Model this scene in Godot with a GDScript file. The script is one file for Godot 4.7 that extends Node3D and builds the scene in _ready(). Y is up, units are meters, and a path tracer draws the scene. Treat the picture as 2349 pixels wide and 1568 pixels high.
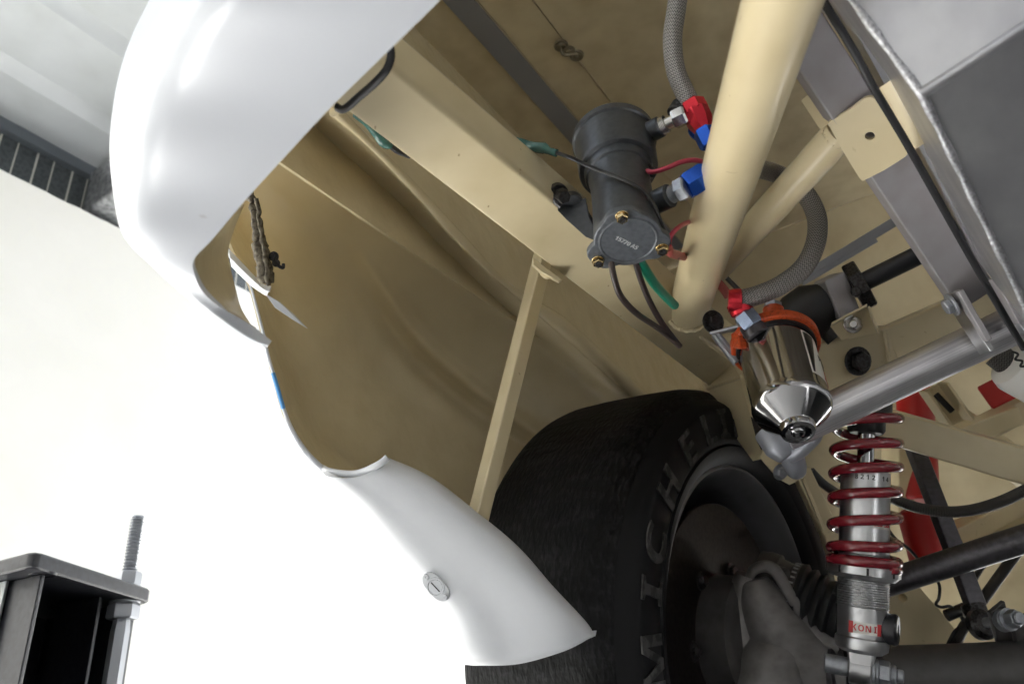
extends Node3D
# A race car's rear corner seen from below, on a lift beside a white wall.
# World: x towards the car's right, y up, -z along the car away from the viewer; metres.

const EYE := Vector3(0, 1.7, 0)
const RIGHT := Vector3(0.8315, -0.069, -0.5513)
const UPW := Vector3(0.3072, 0.884, 0.3526)
const AHEAD := Vector3(-0.463, 0.4625, -0.7561)

var M := {}
var taken := {}


func ray(x: float, y: float) -> Vector3:
	return RIGHT * ((x - 1174.5) / 1750.0) - UPW * ((y - 784.0) / 1750.0) + AHEAD

func at(x: float, y: float, d: float) -> Vector3:
	return EYE + ray(x, y) * d

func on_plane(x: float, y: float, axis: int, value: float) -> Vector3:
	var q := ray(x, y)
	return EYE + q * ((value - EYE[axis]) / q[axis])

func path(list: Array) -> PackedVector3Array:
	var out := PackedVector3Array()
	for p in list:
		out.append(at(p[0], p[1], p[2]))
	return out

func mm(px: float, d: float) -> float:
	return px * d / 1750.0


# ---------------------------------------------------------------- shapes
class Shape:
	var v := PackedVector3Array()
	var uv := PackedVector2Array()

	func tri(a: Vector3, b: Vector3, c: Vector3, ua := Vector2.ZERO, ub := Vector2.ZERO, uc := Vector2.ZERO) -> void:
		if (b - a).cross(c - a).length_squared() < 1e-18:
			return
		v.append(a); v.append(b); v.append(c)
		uv.append(ua); uv.append(ub); uv.append(uc)

	func quad(a: Vector3, b: Vector3, c: Vector3, d: Vector3, ua := Vector2.ZERO, ub := Vector2.ZERO, uc := Vector2.ZERO, ud := Vector2.ZERO) -> void:
		tri(a, b, c, ua, ub, uc)
		tri(a, c, d, ua, uc, ud)

	func orient(from: int) -> void:
		if from >= v.size():
			return
		var mid := v[from]
		var vol := 0.0
		for i in range(from, v.size(), 3):
			vol += (v[i] - mid).dot((v[i + 1] - mid).cross(v[i + 2] - mid))
		if vol > 0:
			for i in range(from, v.size(), 3):
				var t := v[i + 1]; v[i + 1] = v[i + 2]; v[i + 2] = t
				var s := uv[i + 1]; uv[i + 1] = uv[i + 2]; uv[i + 2] = s

	static func frame(axis: Vector3, ref := Vector3.ZERO) -> Array:
		var a := axis.normalized()
		var r := ref
		if r.length() < 1e-6 or absf(r.normalized().dot(a)) > 0.98:
			r = Vector3.UP if absf(a.y) < 0.9 else Vector3.RIGHT
		var e := (r - a * r.dot(a)).normalized()
		return [e, a.cross(e), a]

	# profile: [distance along the axis, radius] ...
	func lathe(o: Vector3, axis: Vector3, prof: Array, seg := 32, ref := Vector3.ZERO, uvs := Vector2(1, 1)) -> void:
		var from := v.size()
		var f := frame(axis, ref)
		var len := 0.0
		for k in prof.size() - 1:
			var p: Array = prof[k]
			var q: Array = prof[k + 1]
			var step := Vector2(q[0] - p[0], q[1] - p[1]).length()
			for i in seg:
				var a0 := TAU * i / seg
				var a1 := TAU * (i + 1) / seg
				var d0: Vector3 = f[0] * cos(a0) + f[1] * sin(a0)
				var d1: Vector3 = f[0] * cos(a1) + f[1] * sin(a1)
				var x0: Vector3 = o + f[2] * p[0]
				var x1: Vector3 = o + f[2] * q[0]
				var u0 := float(i) / seg * uvs.x
				var u1 := float(i + 1) / seg * uvs.x
				quad(x0 + d0 * p[1], x0 + d1 * p[1], x1 + d1 * q[1], x1 + d0 * q[1], Vector2(u0, len * uvs.y), Vector2(u1, len * uvs.y), Vector2(u1, (len + step) * uvs.y), Vector2(u0, (len + step) * uvs.y))
			len += step
		orient(from)

	func loft(rings: Array, caps := true) -> void:
		var from := v.size()
		var along := 0.0
		for k in rings.size() - 1:
			var a: PackedVector3Array = rings[k]
			var b: PackedVector3Array = rings[k + 1]
			var n := a.size()
			var step := a[0].distance_to(b[0])
			for i in n:
				var j := (i + 1) % n
				quad(a[i], a[j], b[j], b[i], Vector2(float(i) / n, along), Vector2(float(i + 1) / n, along), Vector2(float(i + 1) / n, along + step), Vector2(float(i) / n, along + step))
			along += step
		if caps:
			for e in [0, rings.size() - 1]:
				var r: PackedVector3Array = rings[e]
				var c := Vector3.ZERO
				for p in r:
					c += p / r.size()
				for i in r.size():
					if e == 0:
						tri(r[(i + 1) % r.size()], r[i], c)
					else:
						tri(r[i], r[(i + 1) % r.size()], c)
		orient(from)

	static func rect(c: Vector3, hx: Vector3, hy: Vector3, ch: float) -> PackedVector3Array:
		var lx := hx.length(); var ly := hy.length()
		var ex := hx / lx; var ey := hy / ly
		var k := minf(ch, minf(lx, ly) * 0.9)
		var out := PackedVector3Array()
		var corners := [[1, 1], [-1, 1], [-1, -1], [1, -1]]
		for q in 4:
			var cc: Vector3 = c + ex * (corners[q][0] * (lx - k)) + ey * (corners[q][1] * (ly - k))
			for s in 4:
				var an := PI / 2 * (q + s / 3.0)
				out.append(cc + (ex * cos(an) + ey * sin(an)) * k)
		return out

	# a bar between two points with a rounded rectangular section; hx, hy are half extents at each end
	func beam(p0: Vector3, p1: Vector3, hx0: Vector3, hy0: Vector3, hx1: Vector3, hy1: Vector3, ch := 0.004) -> void:
		var d := (p1 - p0).normalized()
		var e := minf(ch * 0.5, 0.002)
		loft([rect(p0, hx0 - hx0.normalized() * e, hy0 - hy0.normalized() * e, ch), rect(p0 + d * e, hx0, hy0, ch), rect(p1 - d * e, hx1, hy1, ch), rect(p1, hx1 - hx1.normalized() * e, hy1 - hy1.normalized() * e, ch)])

	func bar(p0: Vector3, p1: Vector3, w: float, h: float, ref: Vector3, ch := 0.003) -> void:
		var f := frame(p1 - p0, ref)
		beam(p0, p1, f[0] * w * 0.5, f[1] * h * 0.5, f[0] * w * 0.5, f[1] * h * 0.5, ch)

	func box(c: Vector3, hx: Vector3, hy: Vector3, hz: Vector3, ch := 0.002) -> void:
		beam(c - hz, c + hz, hx, hy, hx, hy, ch)

	static func smooth_path(pts: PackedVector3Array, sub: int) -> PackedVector3Array:
		var out := PackedVector3Array()
		for i in pts.size() - 1:
			var p0 := pts[maxi(i - 1, 0)]
			var p3 := pts[mini(i + 2, pts.size() - 1)]
			for s in sub:
				out.append(pts[i].cubic_interpolate(pts[i + 1], p0, p3, float(s) / sub))
		out.append(pts[pts.size() - 1])
		return out

	static func smooth_list(a: Array, sub: int) -> Array:
		var out := []
		for i in a.size() - 1:
			for s in sub:
				out.append(lerpf(a[i], a[i + 1], float(s) / sub))
		out.append(a[-1])
		return out

	# radius: one number or one per point
	func tube(pts: PackedVector3Array, radius, seg := 12, sub := 8, uv_len := 1.0, caps := true, squash := 1.0, ref := Vector3.ZERO) -> void:
		var rr: Array = radius if radius is Array else []
		if rr.is_empty():
			for p in pts:
				rr.append(radius)
		var p := pts
		if sub > 1:
			rr = smooth_list(rr, sub)
			p = smooth_path(pts, sub)
		var from := v.size()
		var t := (p[1] - p[0]).normalized()
		var f := frame(t, ref)
		var e: Vector3 = f[0]
		var prev := PackedVector3Array()
		var along := 0.0
		for i in p.size():
			var tt := (p[mini(i + 1, p.size() - 1)] - p[maxi(i - 1, 0)]).normalized()
			e = (e - tt * e.dot(tt)).normalized()
			var g := tt.cross(e)
			var ring := PackedVector3Array()
			for s in seg:
				var a := TAU * s / seg
				ring.append(p[i] + (e * cos(a) + g * sin(a) * squash) * float(rr[i]))
			if i > 0:
				var l2 := along + p[i].distance_to(p[i - 1])
				for s in seg:
					var j := (s + 1) % seg
					quad(prev[s], prev[j], ring[j], ring[s], Vector2(float(s) / seg, along * uv_len), Vector2(float(s + 1) / seg, along * uv_len), Vector2(float(s + 1) / seg, l2 * uv_len), Vector2(float(s) / seg, l2 * uv_len))
				along = l2
				if caps and i == p.size() - 1:
					for s in seg:
						tri(ring[s], ring[(s + 1) % seg], p[i])
			elif caps:
				for s in seg:
					tri(ring[(s + 1) % seg], ring[s], p[i])
			prev = ring
		orient(from)

	func cylinder(p0: Vector3, p1: Vector3, r: float, seg := 24, ch := 0.001, r1 := -1.0) -> void:
		var l := p0.distance_to(p1)
		var e := r if r1 < 0 else r1
		var c := minf(ch, l * 0.3)
		lathe(p0, p1 - p0, [[0, 0], [0, r - c], [c, r], [l - c, e], [l, e - c], [l, 0]], seg)

	func hex(p0: Vector3, p1: Vector3, r: float, ref := Vector3.ZERO) -> void:
		var f := frame(p1 - p0, ref)
		var l := p0.distance_to(p1)
		var rings := []
		for s in [[0.0, 0.9], [l * 0.12, 1.0], [l * 0.85, 1.0], [l, 0.86]]:
			var ring := PackedVector3Array()
			for i in 6:
				var a := TAU * i / 6
				ring.append(p0 + f[2] * s[0] + (f[0] * cos(a) + f[1] * sin(a)) * r * s[1])
			rings.append(ring)
		loft(rings)

	# hex head bolt with washer; axis points out of the surface
	func bolt(o: Vector3, axis: Vector3, r: float, ref := Vector3.ZERO) -> void:
		var a := axis.normalized()
		cylinder(o - a * r * 0.1, o + a * r * 0.22, r * 1.45, 20, r * 0.06)
		hex(o + a * r * 0.2, o + a * r * 0.95, r, ref)

	# flat outline (in order) extruded by t
	func plate(pts: PackedVector3Array, t: Vector3) -> void:
		var from := v.size()
		var n := t.normalized()
		var f := frame(n)
		var flat := PackedVector2Array()
		for p in pts:
			flat.append(Vector2(p.dot(f[0]), p.dot(f[1])))
		var idx := Geometry2D.triangulate_polygon(flat)
		var c := Vector3.ZERO
		for p in pts:
			c += p / pts.size()
		var e := minf(t.length() * 0.25, 0.0008)
		var inner := PackedVector3Array()
		for p in pts:
			inner.append(p + (c - p).normalized() * e)
		var layers := [inner, pts, pts, inner]
		var lift := [Vector3.ZERO, n * e, t - n * e, t]
		for k in 3:
			for i in pts.size():
				var j := (i + 1) % pts.size()
				quad(layers[k][i] + lift[k], layers[k][j] + lift[k], layers[k + 1][j] + lift[k + 1], layers[k + 1][i] + lift[k + 1])
		var turn := 0.0
		for i in flat.size():
			turn += flat[i].cross(flat[(i + 1) % flat.size()])
		for i in range(0, idx.size(), 3):
			var a := idx[i]; var b := idx[i + 1]; var d := idx[i + 2]
			if ((flat[b] - flat[a]).cross(flat[d] - flat[a]) > 0) != (turn > 0):
				var s := b; b = d; d = s
			tri(inner[a], inner[d], inner[b])
			tri(inner[a] + t, inner[b] + t, inner[d] + t)
		orient(from)

	# plate with a round hole; outline is star-shaped about the hole
	func plate_hole(pts: PackedVector3Array, hole: Vector3, r: float, t: Vector3) -> void:
		var from := v.size()
		var f := frame(t.normalized())
		var n := 96
		var outer := PackedVector3Array()
		var inner := PackedVector3Array()
		for k in n:
			var a := TAU * k / n
			var dir: Vector3 = f[0] * cos(a) + f[1] * sin(a)
			var best := 0.0
			for i in pts.size():
				var p := Vector2((pts[i] - hole).dot(f[0]), (pts[i] - hole).dot(f[1]))
				var q := Vector2((pts[(i + 1) % pts.size()] - hole).dot(f[0]), (pts[(i + 1) % pts.size()] - hole).dot(f[1]))
				var hit = Geometry2D.segment_intersects_segment(Vector2.ZERO, Vector2(cos(a), sin(a)) * 5.0, p, q)
				if hit != null:
					best = maxf(best, hit.length())
			outer.append(hole + dir * best)
			inner.append(hole + dir * r)
		for i in n:
			var j := (i + 1) % n
			quad(inner[i], inner[j], outer[j], outer[i])
			quad(outer[i], outer[j], outer[j] + t, outer[i] + t)
			quad(outer[i] + t, outer[j] + t, inner[j] + t, inner[i] + t)
			quad(inner[i] + t, inner[j] + t, inner[j], inner[i])
		orient(from)

	# a curved skin of even thickness through rows of points
	func sheet(rows: Array, t: float, sub_u := 6, sub_v := 6, bumps: FastNoiseLite = null, depth := 0.0, face_to := Vector3.ZERO) -> void:
		var from := v.size()
		var fine := []
		for r in rows:
			fine.append(smooth_path(r, sub_v))
		var grid := []
		var n: int = fine[0].size()
		var cols := []
		for j in n:
			var col := PackedVector3Array()
			for r in fine:
				col.append(r[j])
			cols.append(smooth_path(col, sub_u))
		var m: int = cols[0].size()
		for i in m:
			var row := PackedVector3Array()
			for j in n:
				row.append(cols[j][i])
			grid.append(row)
		var ci := m / 2
		var cj := n / 2
		var cn: Vector3 = (grid[mini(ci + 1, m - 1)][cj] - grid[maxi(ci - 1, 0)][cj]).cross(grid[ci][mini(cj + 1, n - 1)] - grid[ci][maxi(cj - 1, 0)])
		var side := 1.0 if cn.dot(face_to - grid[ci][cj]) >= 0 else -1.0
		var front := []
		var back := []
		for i in m:
			var a := PackedVector3Array()
			var b := PackedVector3Array()
			for j in n:
				var du: Vector3 = grid[mini(i + 1, m - 1)][j] - grid[maxi(i - 1, 0)][j]
				var dv: Vector3 = grid[i][mini(j + 1, n - 1)] - grid[i][maxi(j - 1, 0)]
				var nn := du.cross(dv).normalized() * side
				var p: Vector3 = grid[i][j]
				if bumps:
					p += nn * bumps.get_noise_3dv(p * 100.0) * depth
				a.append(p)
				b.append(p - nn * t)
			front.append(a)
			back.append(b)
		for i in m - 1:
			for j in n - 1:
				var u0 := Vector2(float(j) / (n - 1), float(i) / (m - 1))
				var u1 := Vector2(float(j + 1) / (n - 1), float(i + 1) / (m - 1))
				quad(front[i][j], front[i][j + 1], front[i + 1][j + 1], front[i + 1][j], u0, Vector2(u1.x, u0.y), u1, Vector2(u0.x, u1.y))
				quad(back[i][j], back[i + 1][j], back[i + 1][j + 1], back[i][j + 1], u0, Vector2(u0.x, u1.y), u1, Vector2(u1.x, u0.y))
		for i in m - 1:
			quad(front[i][0], front[i + 1][0], back[i + 1][0], back[i][0])
			quad(front[i + 1][n - 1], front[i][n - 1], back[i][n - 1], back[i + 1][n - 1])
		for j in n - 1:
			quad(front[0][j + 1], front[0][j], back[0][j], back[0][j + 1])
			quad(front[m - 1][j], front[m - 1][j + 1], back[m - 1][j + 1], back[m - 1][j])
		orient(from)

	func mesh(angle := 38.0) -> ArrayMesh:
		var n := v.size()
		var fn := PackedVector3Array()
		var near := {}
		var keys := []
		keys.resize(n)
		for i in range(0, n, 3):
			var c := (v[i + 2] - v[i]).cross(v[i + 1] - v[i])
			fn.append(c)
			for k in 3:
				var key := Vector3i((v[i + k] * 50000.0).round())
				keys[i + k] = key
				if near.has(key):
					near[key].append(i / 3)
				else:
					near[key] = [i / 3]
		var lim := cos(deg_to_rad(angle))
		var unit := PackedVector3Array()
		for c in fn:
			unit.append(c.normalized())
		var normals := PackedVector3Array()
		normals.resize(n)
		for i in n:
			var me := i / 3
			var sum := Vector3.ZERO
			for o in near[keys[i]]:
				if unit[o].dot(unit[me]) > lim:
					sum += fn[o]
			normals[i] = sum.normalized() if sum.length() > 1e-20 else unit[me]
		var st := SurfaceTool.new()
		st.begin(Mesh.PRIMITIVE_TRIANGLES)
		for i in n:
			st.set_normal(normals[i])
			st.set_uv(uv[i])
			st.add_vertex(v[i])
		st.index()
		st.generate_tangents()
		return st.commit()


# ---------------------------------------------------------------- nodes
func numbered(called: String, parent: Node) -> String:
	var key := str(parent.get_instance_id()) + called
	var k: int = taken.get(key, 0)
	taken[key] = k + 1
	return called if k == 0 else "%s_%03d" % [called, k]

func obj(called: String, s: Shape, m: Material, parent: Node3D = null, label := "", angle := 38.0) -> MeshInstance3D:
	var host: Node3D = parent if parent else self
	var lo := s.v[0]; var hi := s.v[0]
	for p in s.v:
		lo = lo.min(p); hi = hi.max(p)
	var mid := (lo + hi) * 0.5
	for i in s.v.size():
		s.v[i] -= mid
	var o := MeshInstance3D.new()
	o.mesh = s.mesh(angle)
	o.material_override = m
	o.name = numbered(called, host)
	host.add_child(o, true)
	o.global_position = mid
	if label:
		o.set_meta("label", label)
	return o

func struct(called: String, s: Shape, m: Material, label := "") -> MeshInstance3D:
	var o := obj(called, s, m, null, label)
	o.set_meta("kind", "structure")
	return o

func thing(called: String, label: String, category: String, where: Vector3) -> Node3D:
	var o := Node3D.new()
	o.name = numbered(called, self)
	add_child(o, true)
	o.position = where
	o.set_meta("label", label)
	o.set_meta("category", category)
	return o

func letters(text: String, size: float, depth: float, where: Vector3, right: Vector3, up: Vector3, m: Material, parent: Node3D, called := "lettering", stretch := Vector3.ONE) -> MeshInstance3D:
	var tm := TextMesh.new()
	var f := SystemFont.new()
	f.font_names = PackedStringArray(["Droid Sans"])
	f.font_weight = 700
	tm.font = f
	tm.text = text
	tm.font_size = 48
	tm.pixel_size = size / 48.0
	tm.depth = depth
	tm.curve_step = 2.0
	var o := MeshInstance3D.new()
	o.mesh = tm
	o.material_override = m
	o.name = numbered(called, parent)
	parent.add_child(o, true)
	var r := right.normalized()
	var u := (up - r * up.dot(r)).normalized()
	o.global_transform = Transform3D(Basis(r * stretch.x, u * stretch.y, r.cross(u)), where)
	return o


# ---------------------------------------------------------------- materials
func noise_image(seed_: int, freq: float, octaves: int, w := 256, h := 256, kind := FastNoiseLite.TYPE_SIMPLEX_SMOOTH) -> Image:
	var n := FastNoiseLite.new()
	n.seed = seed_
	n.noise_type = kind
	n.frequency = freq
	n.fractal_octaves = octaves
	return n.get_seamless_image(w, h)

func ramp_image(src: Image, a: Color, b: Color, power := 1.0, lo := 0.0, hi := 1.0) -> Image:
	var out := Image.create(src.get_width(), src.get_height(), false, Image.FORMAT_RGB8)
	for y in src.get_height():
		for x in src.get_width():
			var t := clampf((src.get_pixel(x, y).r - lo) / (hi - lo), 0, 1)
			out.set_pixel(x, y, a.lerp(b, pow(t, power)))
	return out

func tex(i: Image) -> ImageTexture:
	return ImageTexture.create_from_image(i)

func mat(called: String, linear_color: Color, rough: float, metal := 0.0) -> StandardMaterial3D:
	var m := StandardMaterial3D.new()
	m.resource_name = called
	m.albedo_color = linear_color.linear_to_srgb()
	m.roughness = rough
	m.metallic = metal
	m.cull_mode = BaseMaterial3D.CULL_DISABLED
	M[called] = m
	return m

func grain(m: StandardMaterial3D, color: Texture2D, bump: Texture2D, bump_scale: float, scale: float, world := true) -> void:
	m.uv1_triplanar = world
	m.uv1_world_triplanar = world
	m.uv1_scale = Vector3.ONE * scale
	if color:
		m.albedo_texture = color
	if bump:
		m.heightmap_enabled = true
		m.heightmap_texture = bump
		m.heightmap_scale = bump_scale * 0.25

func materials() -> void:
	var fine := noise_image(11, 0.06, 4)
	var soft := noise_image(12, 0.012, 4)
	var cells := noise_image(13, 0.05, 3, 256, 256, FastNoiseLite.TYPE_CELLULAR)
	var soft_t := tex(soft)
	var fine_t := tex(fine)
	var dirt := tex(ramp_image(soft, Color(0.90, 0.88, 0.85), Color(1, 1, 1), 0.8, 0.1, 0.8))
	var specks := Image.create(512, 512, false, Image.FORMAT_RGB8)
	specks.fill(Color.WHITE)
	var rng := RandomNumberGenerator.new()
	rng.seed = 5
	for k in 26:
		var c := Color(0.55, 0.46, 0.38).lerp(Color(0.8, 0.75, 0.7), rng.randf())
		var x := rng.randi_range(4, 500); var y := rng.randi_range(4, 500)
		for s in rng.randi_range(1, 6):
			specks.set_pixel(mini(x + s, 511), mini(y + (s * rng.randi_range(0, 1)), 511), c)
	var specks_t := tex(specks)

	var m := mat("white_paint", Color(0.65, 0.67, 0.71), 0.32)
	grain(m, specks_t, soft_t, 0.02, 3.0)
	m.clearcoat_enabled = true; m.clearcoat = 0.2; m.clearcoat_roughness = 0.2
	m = mat("white_worn", Color(0.65, 0.665, 0.69), 0.4)
	grain(m, tex(ramp_image(soft, Color(0.965, 0.965, 0.97), Color(1, 1, 1), 0.6, 0.1, 0.7)), fine_t, 0.05, 5.0)
	var cream_c := ramp_image(soft, Color(0.94, 0.93, 0.90), Color(1, 1, 1), 0.7, 0.1, 0.8)
	for k in 14:
		var x := rng.randi_range(4, 250); var y := rng.randi_range(4, 250)
		for i in rng.randi_range(1, 3):
			cream_c.set_pixel(mini(x + i, 255), mini(y + (i * rng.randi_range(0, 1)), 255), Color(0.5, 0.42, 0.34).lerp(Color(0.8, 0.74, 0.66), rng.randf()))
	m = mat("cream_paint", Color(0.66, 0.56, 0.355), 0.33)
	grain(m, tex(cream_c), soft_t, 0.02, 4.0)
	m.clearcoat_enabled = true; m.clearcoat = 0.35; m.clearcoat_roughness = 0.15
	m = mat("cream_fibre", Color(0.66, 0.56, 0.355), 0.27)
	grain(m, tex(ramp_image(soft, Color(0.965, 0.955, 0.94), Color(1, 1, 1), 0.8, 0.1, 0.8)), tex(noise_image(21, 0.025, 5)), 0.35, 4.0)
	m = mat("cream_panel", Color(0.66, 0.56, 0.355), 0.45)
	grain(m, dirt, fine_t, 0.03, 3.0)
	m = mat("fastener", Color(0.30, 0.26, 0.18), 0.45, 0.4)
	m = mat("bulkhead_paint", Color(0.66, 0.56, 0.355), 0.45)
	grain(m, dirt, fine_t, 0.03, 3.0)
	m = mat("putty", Color(0.17, 0.145, 0.10), 0.8)
	grain(m, tex(ramp_image(fine, Color(0.5, 0.45, 0.4), Color(1, 1, 1), 0.8, 0.3, 0.65)), fine_t, 0.12, 12.0)

	var streak := noise_image(31, 0.05, 3, 256, 8)
	streak.resize(256, 256, Image.INTERPOLATE_CUBIC)
	var streak_c := tex(ramp_image(streak, Color(0.86, 0.855, 0.87), Color(1, 1, 1), 0.9, 0.1, 0.8))
	var streak_t := tex(streak)
	m = mat("aluminium_tube", Color(0.74, 0.73, 0.74), 0.33, 0.9)
	m.albedo_texture = streak_c
	m.heightmap_enabled = true; m.heightmap_texture = streak_t; m.heightmap_scale = 0.004
	m.uv1_scale = Vector3(3, 3, 1)
	m = mat("aluminium_tank", Color(0.62, 0.62, 0.64), 0.33, 0.9)
	grain(m, tex(ramp_image(noise_image(32, 0.015, 5), Color(0.86, 0.86, 0.88), Color(1, 1, 1), 0.9, 0.1, 0.8)), fine_t, 0.02, 5.0)
	m = mat("weld_bead", Color(0.72, 0.72, 0.75), 0.5, 0.85)
	grain(m, tex(ramp_image(fine, Color(0.6, 0.6, 0.6), Color(1, 1, 1), 0.9, 0.2, 0.7)), fine_t, 0.08, 30.0)
	m = mat("aluminium", Color(0.62, 0.62, 0.63), 0.3, 0.95)
	grain(m, tex(ramp_image(soft, Color(0.86, 0.86, 0.86), Color(1, 1, 1), 0.8, 0.1, 0.8)), null, 0, 8.0)
	m = mat("grey_bar", Color(0.40, 0.385, 0.40), 0.5, 0.4)
	grain(m, dirt, fine_t, 0.02, 7.0)
	m = mat("strip_metal", Color(0.30, 0.31, 0.34), 0.45, 0.5)
	m = mat("cast_metal", Color(0.085, 0.09, 0.098), 0.40, 0.55)
	grain(m, tex(ramp_image(fine, Color(0.88, 0.88, 0.88), Color(1, 1, 1), 0.8, 0.2, 0.7)), fine_t, 0.03, 9.0)
	m = mat("pump_cover", Color(0.125, 0.135, 0.15), 0.5, 0.45)
	grain(m, tex(ramp_image(fine, Color(0.84, 0.84, 0.84), Color(1, 1, 1), 0.8, 0.2, 0.7)), fine_t, 0.03, 11.0)
	m = mat("stamp", Color(0.55, 0.56, 0.57), 0.5, 0.4)
	m = mat("grey_casting", Color(0.08, 0.076, 0.074), 0.5, 0.3)
	grain(m, tex(ramp_image(cells, Color(0.85, 0.84, 0.83), Color(1, 1, 1), 0.7, 0.1, 0.7)), fine_t, 0.04, 5.0)
	m = mat("casting", Color(0.20, 0.19, 0.186), 0.5, 0.3)
	grain(m, tex(ramp_image(cells, Color(0.8, 0.79, 0.78), Color(1, 1, 1), 0.7, 0.1, 0.7)), fine_t, 0.08, 5.0)
	m = mat("steel_tube", Color(0.11, 0.105, 0.115), 0.34, 0.7)
	grain(m, tex(ramp_image(fine, Color(0.82, 0.81, 0.8), Color(1, 1, 1), 0.9, 0.1, 0.8)), fine_t, 0.02, 8.0)
	m = mat("chrome", Color(0.36, 0.357, 0.362), 0.11, 1.0)
	m = mat("zinc", Color(0.36, 0.375, 0.40), 0.38, 0.6)
	grain(m, tex(ramp_image(fine, Color(0.9, 0.9, 0.91), Color(1, 1, 1), 0.8, 0.2, 0.7)), null, 0, 14.0)
	m = mat("stud_zinc", Color(0.33, 0.345, 0.37), 0.42, 0.4)
	m = mat("nickel", Color(0.55, 0.53, 0.50), 0.25, 1.0)
	m = mat("yellow_zinc", Color(0.62, 0.47, 0.24), 0.25, 1.0)
	m = mat("dark_bolt", Color(0.06, 0.058, 0.06), 0.4, 0.6)
	grain(m, tex(ramp_image(fine, Color(0.5, 0.45, 0.4), Color(1, 1, 1), 0.8, 0.3, 0.6)), fine_t, 0.05, 16.0)
	m = mat("black_rubber", Color(0.012, 0.012, 0.013), 0.5)
	m = mat("black_paint", Color(0.02, 0.02, 0.024), 0.35)
	grain(m, null, fine_t, 0.04, 6.0)
	m = mat("lift_paint", Color(0.018, 0.019, 0.025), 0.45)
	m.metallic_specular = 0.4
	grain(m, tex(ramp_image(fine, Color(0.7, 0.7, 0.7), Color(1, 1, 1), 0.8, 0.2, 0.7)), fine_t, 0.05, 5.0)
	m = mat("guide_strip", Color(0.42, 0.46, 0.45), 0.5)
	m = mat("spring_paint", Color(0.21, 0.013, 0.022), 0.25)
	m.clearcoat_enabled = true; m.clearcoat = 0.8; m.clearcoat_roughness = 0.1
	m = mat("red_plastic", Color(0.42, 0.012, 0.01), 0.4)
	m = mat("orange_paint", Color(0.55, 0.075, 0.015), 0.42)
	grain(m, tex(ramp_image(fine, Color(0.6, 0.56, 0.55), Color(1, 1, 1), 0.5, 0.2, 0.45)), fine_t, 0.05, 14.0)
	m = mat("red_anodised", Color(0.62, 0.03, 0.045), 0.25, 0.75)
	m = mat("blue_anodised", Color(0.03, 0.12, 0.60), 0.22, 0.75)
	m = mat("steel_blue", Color(0.30, 0.36, 0.48), 0.25, 0.9)
	m = mat("black_wire", Color(0.015, 0.015, 0.016), 0.35)
	m = mat("brown_wire", Color(0.04, 0.026, 0.022), 0.4)
	m = mat("red_wire", Color(0.50, 0.05, 0.085), 0.35)
	m = mat("pink_sleeve", Color(0.42, 0.10, 0.08), 0.5)
	m = mat("green_wire", Color(0.012, 0.25, 0.14), 0.35)
	m = mat("green_splice", Color(0.05, 0.14, 0.12), 0.2)
	m = mat("label_white", Color(0.75, 0.73, 0.68), 0.35)
	m = mat("label_black", Color(0.012, 0.012, 0.012), 0.35)
	m = mat("label_orange", Color(0.60, 0.14, 0.04), 0.4)
	m = mat("label_red", Color(0.55, 0.05, 0.05), 0.45)
	m = mat("blue_tape", Color(0.10, 0.35, 0.72), 0.5)
	m = mat("rust_disc", Color(0.016, 0.012, 0.010), 0.45, 0.6)
	grain(m, tex(ramp_image(fine, Color(0.5, 0.4, 0.3), Color(1, 1, 1), 0.8, 0.3, 0.6)), fine_t, 0.03, 8.0)
	m = mat("rim_paint", Color(0.2, 0.2, 0.21), 0.45, 0.4)
	grain(m, tex(ramp_image(soft, Color(0.85, 0.84, 0.83), Color(1, 1, 1), 0.8, 0.1, 0.8)), null, 0, 5.0)
	m = mat("tyre_letter", Color(0.055, 0.053, 0.052), 0.6)
	grain(m, tex(ramp_image(noise_image(44, 0.03, 4), Color(0.25, 0.25, 0.25), Color(1, 1, 1), 1.0, 0.35, 0.6)), fine_t, 0.1, 8.0)
	# worn slick: streaks run round the tyre (v), scuffs across it (u)
	var worn := noise_image(41, 0.03, 4, 512, 64)
	worn.resize(512, 512, Image.INTERPOLATE_CUBIC)
	var pits := noise_image(42, 0.05, 4, 512, 512)
	var tread := Image.create(512, 512, false, Image.FORMAT_RGB8)
	var relief := Image.create(512, 512, false, Image.FORMAT_RGB8)
	for y in 512:
		for x in 512:
			var a := worn.get_pixel(x, y).r
			var b := pits.get_pixel(x, y).r
			var t := clampf(0.45 + (a - 0.5) * 1.2 + (b - 0.5) * 1.3, 0, 1)
			tread.set_pixel(x, y, Color(t, t, t * 1.02))
			var h := clampf(0.5 + (a - 0.5) * 0.9 + (b - 0.5) * 0.8, 0, 1)
			relief.set_pixel(x, y, Color(h, h, h))
	m = mat("tyre_rubber", Color(0.014, 0.014, 0.015), 0.6)
	m.metallic_specular = 0.35
	m.albedo_texture = tex(tread)
	m.uv1_scale = Vector3(1, 1, 1)
	m.heightmap_enabled = true; m.heightmap_texture = tex(relief); m.heightmap_scale = 0.12
	m = mat("tyre_side", Color(0.007, 0.007, 0.0075), 0.55)
	m.metallic_specular = 0.3
	grain(m, null, fine_t, 0.05, 5.0)
	# braided sleeve: crossed strands
	var braid := Image.create(128, 128, false, Image.FORMAT_RGB8)
	var braid_h := Image.create(128, 128, false, Image.FORMAT_RGB8)
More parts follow.
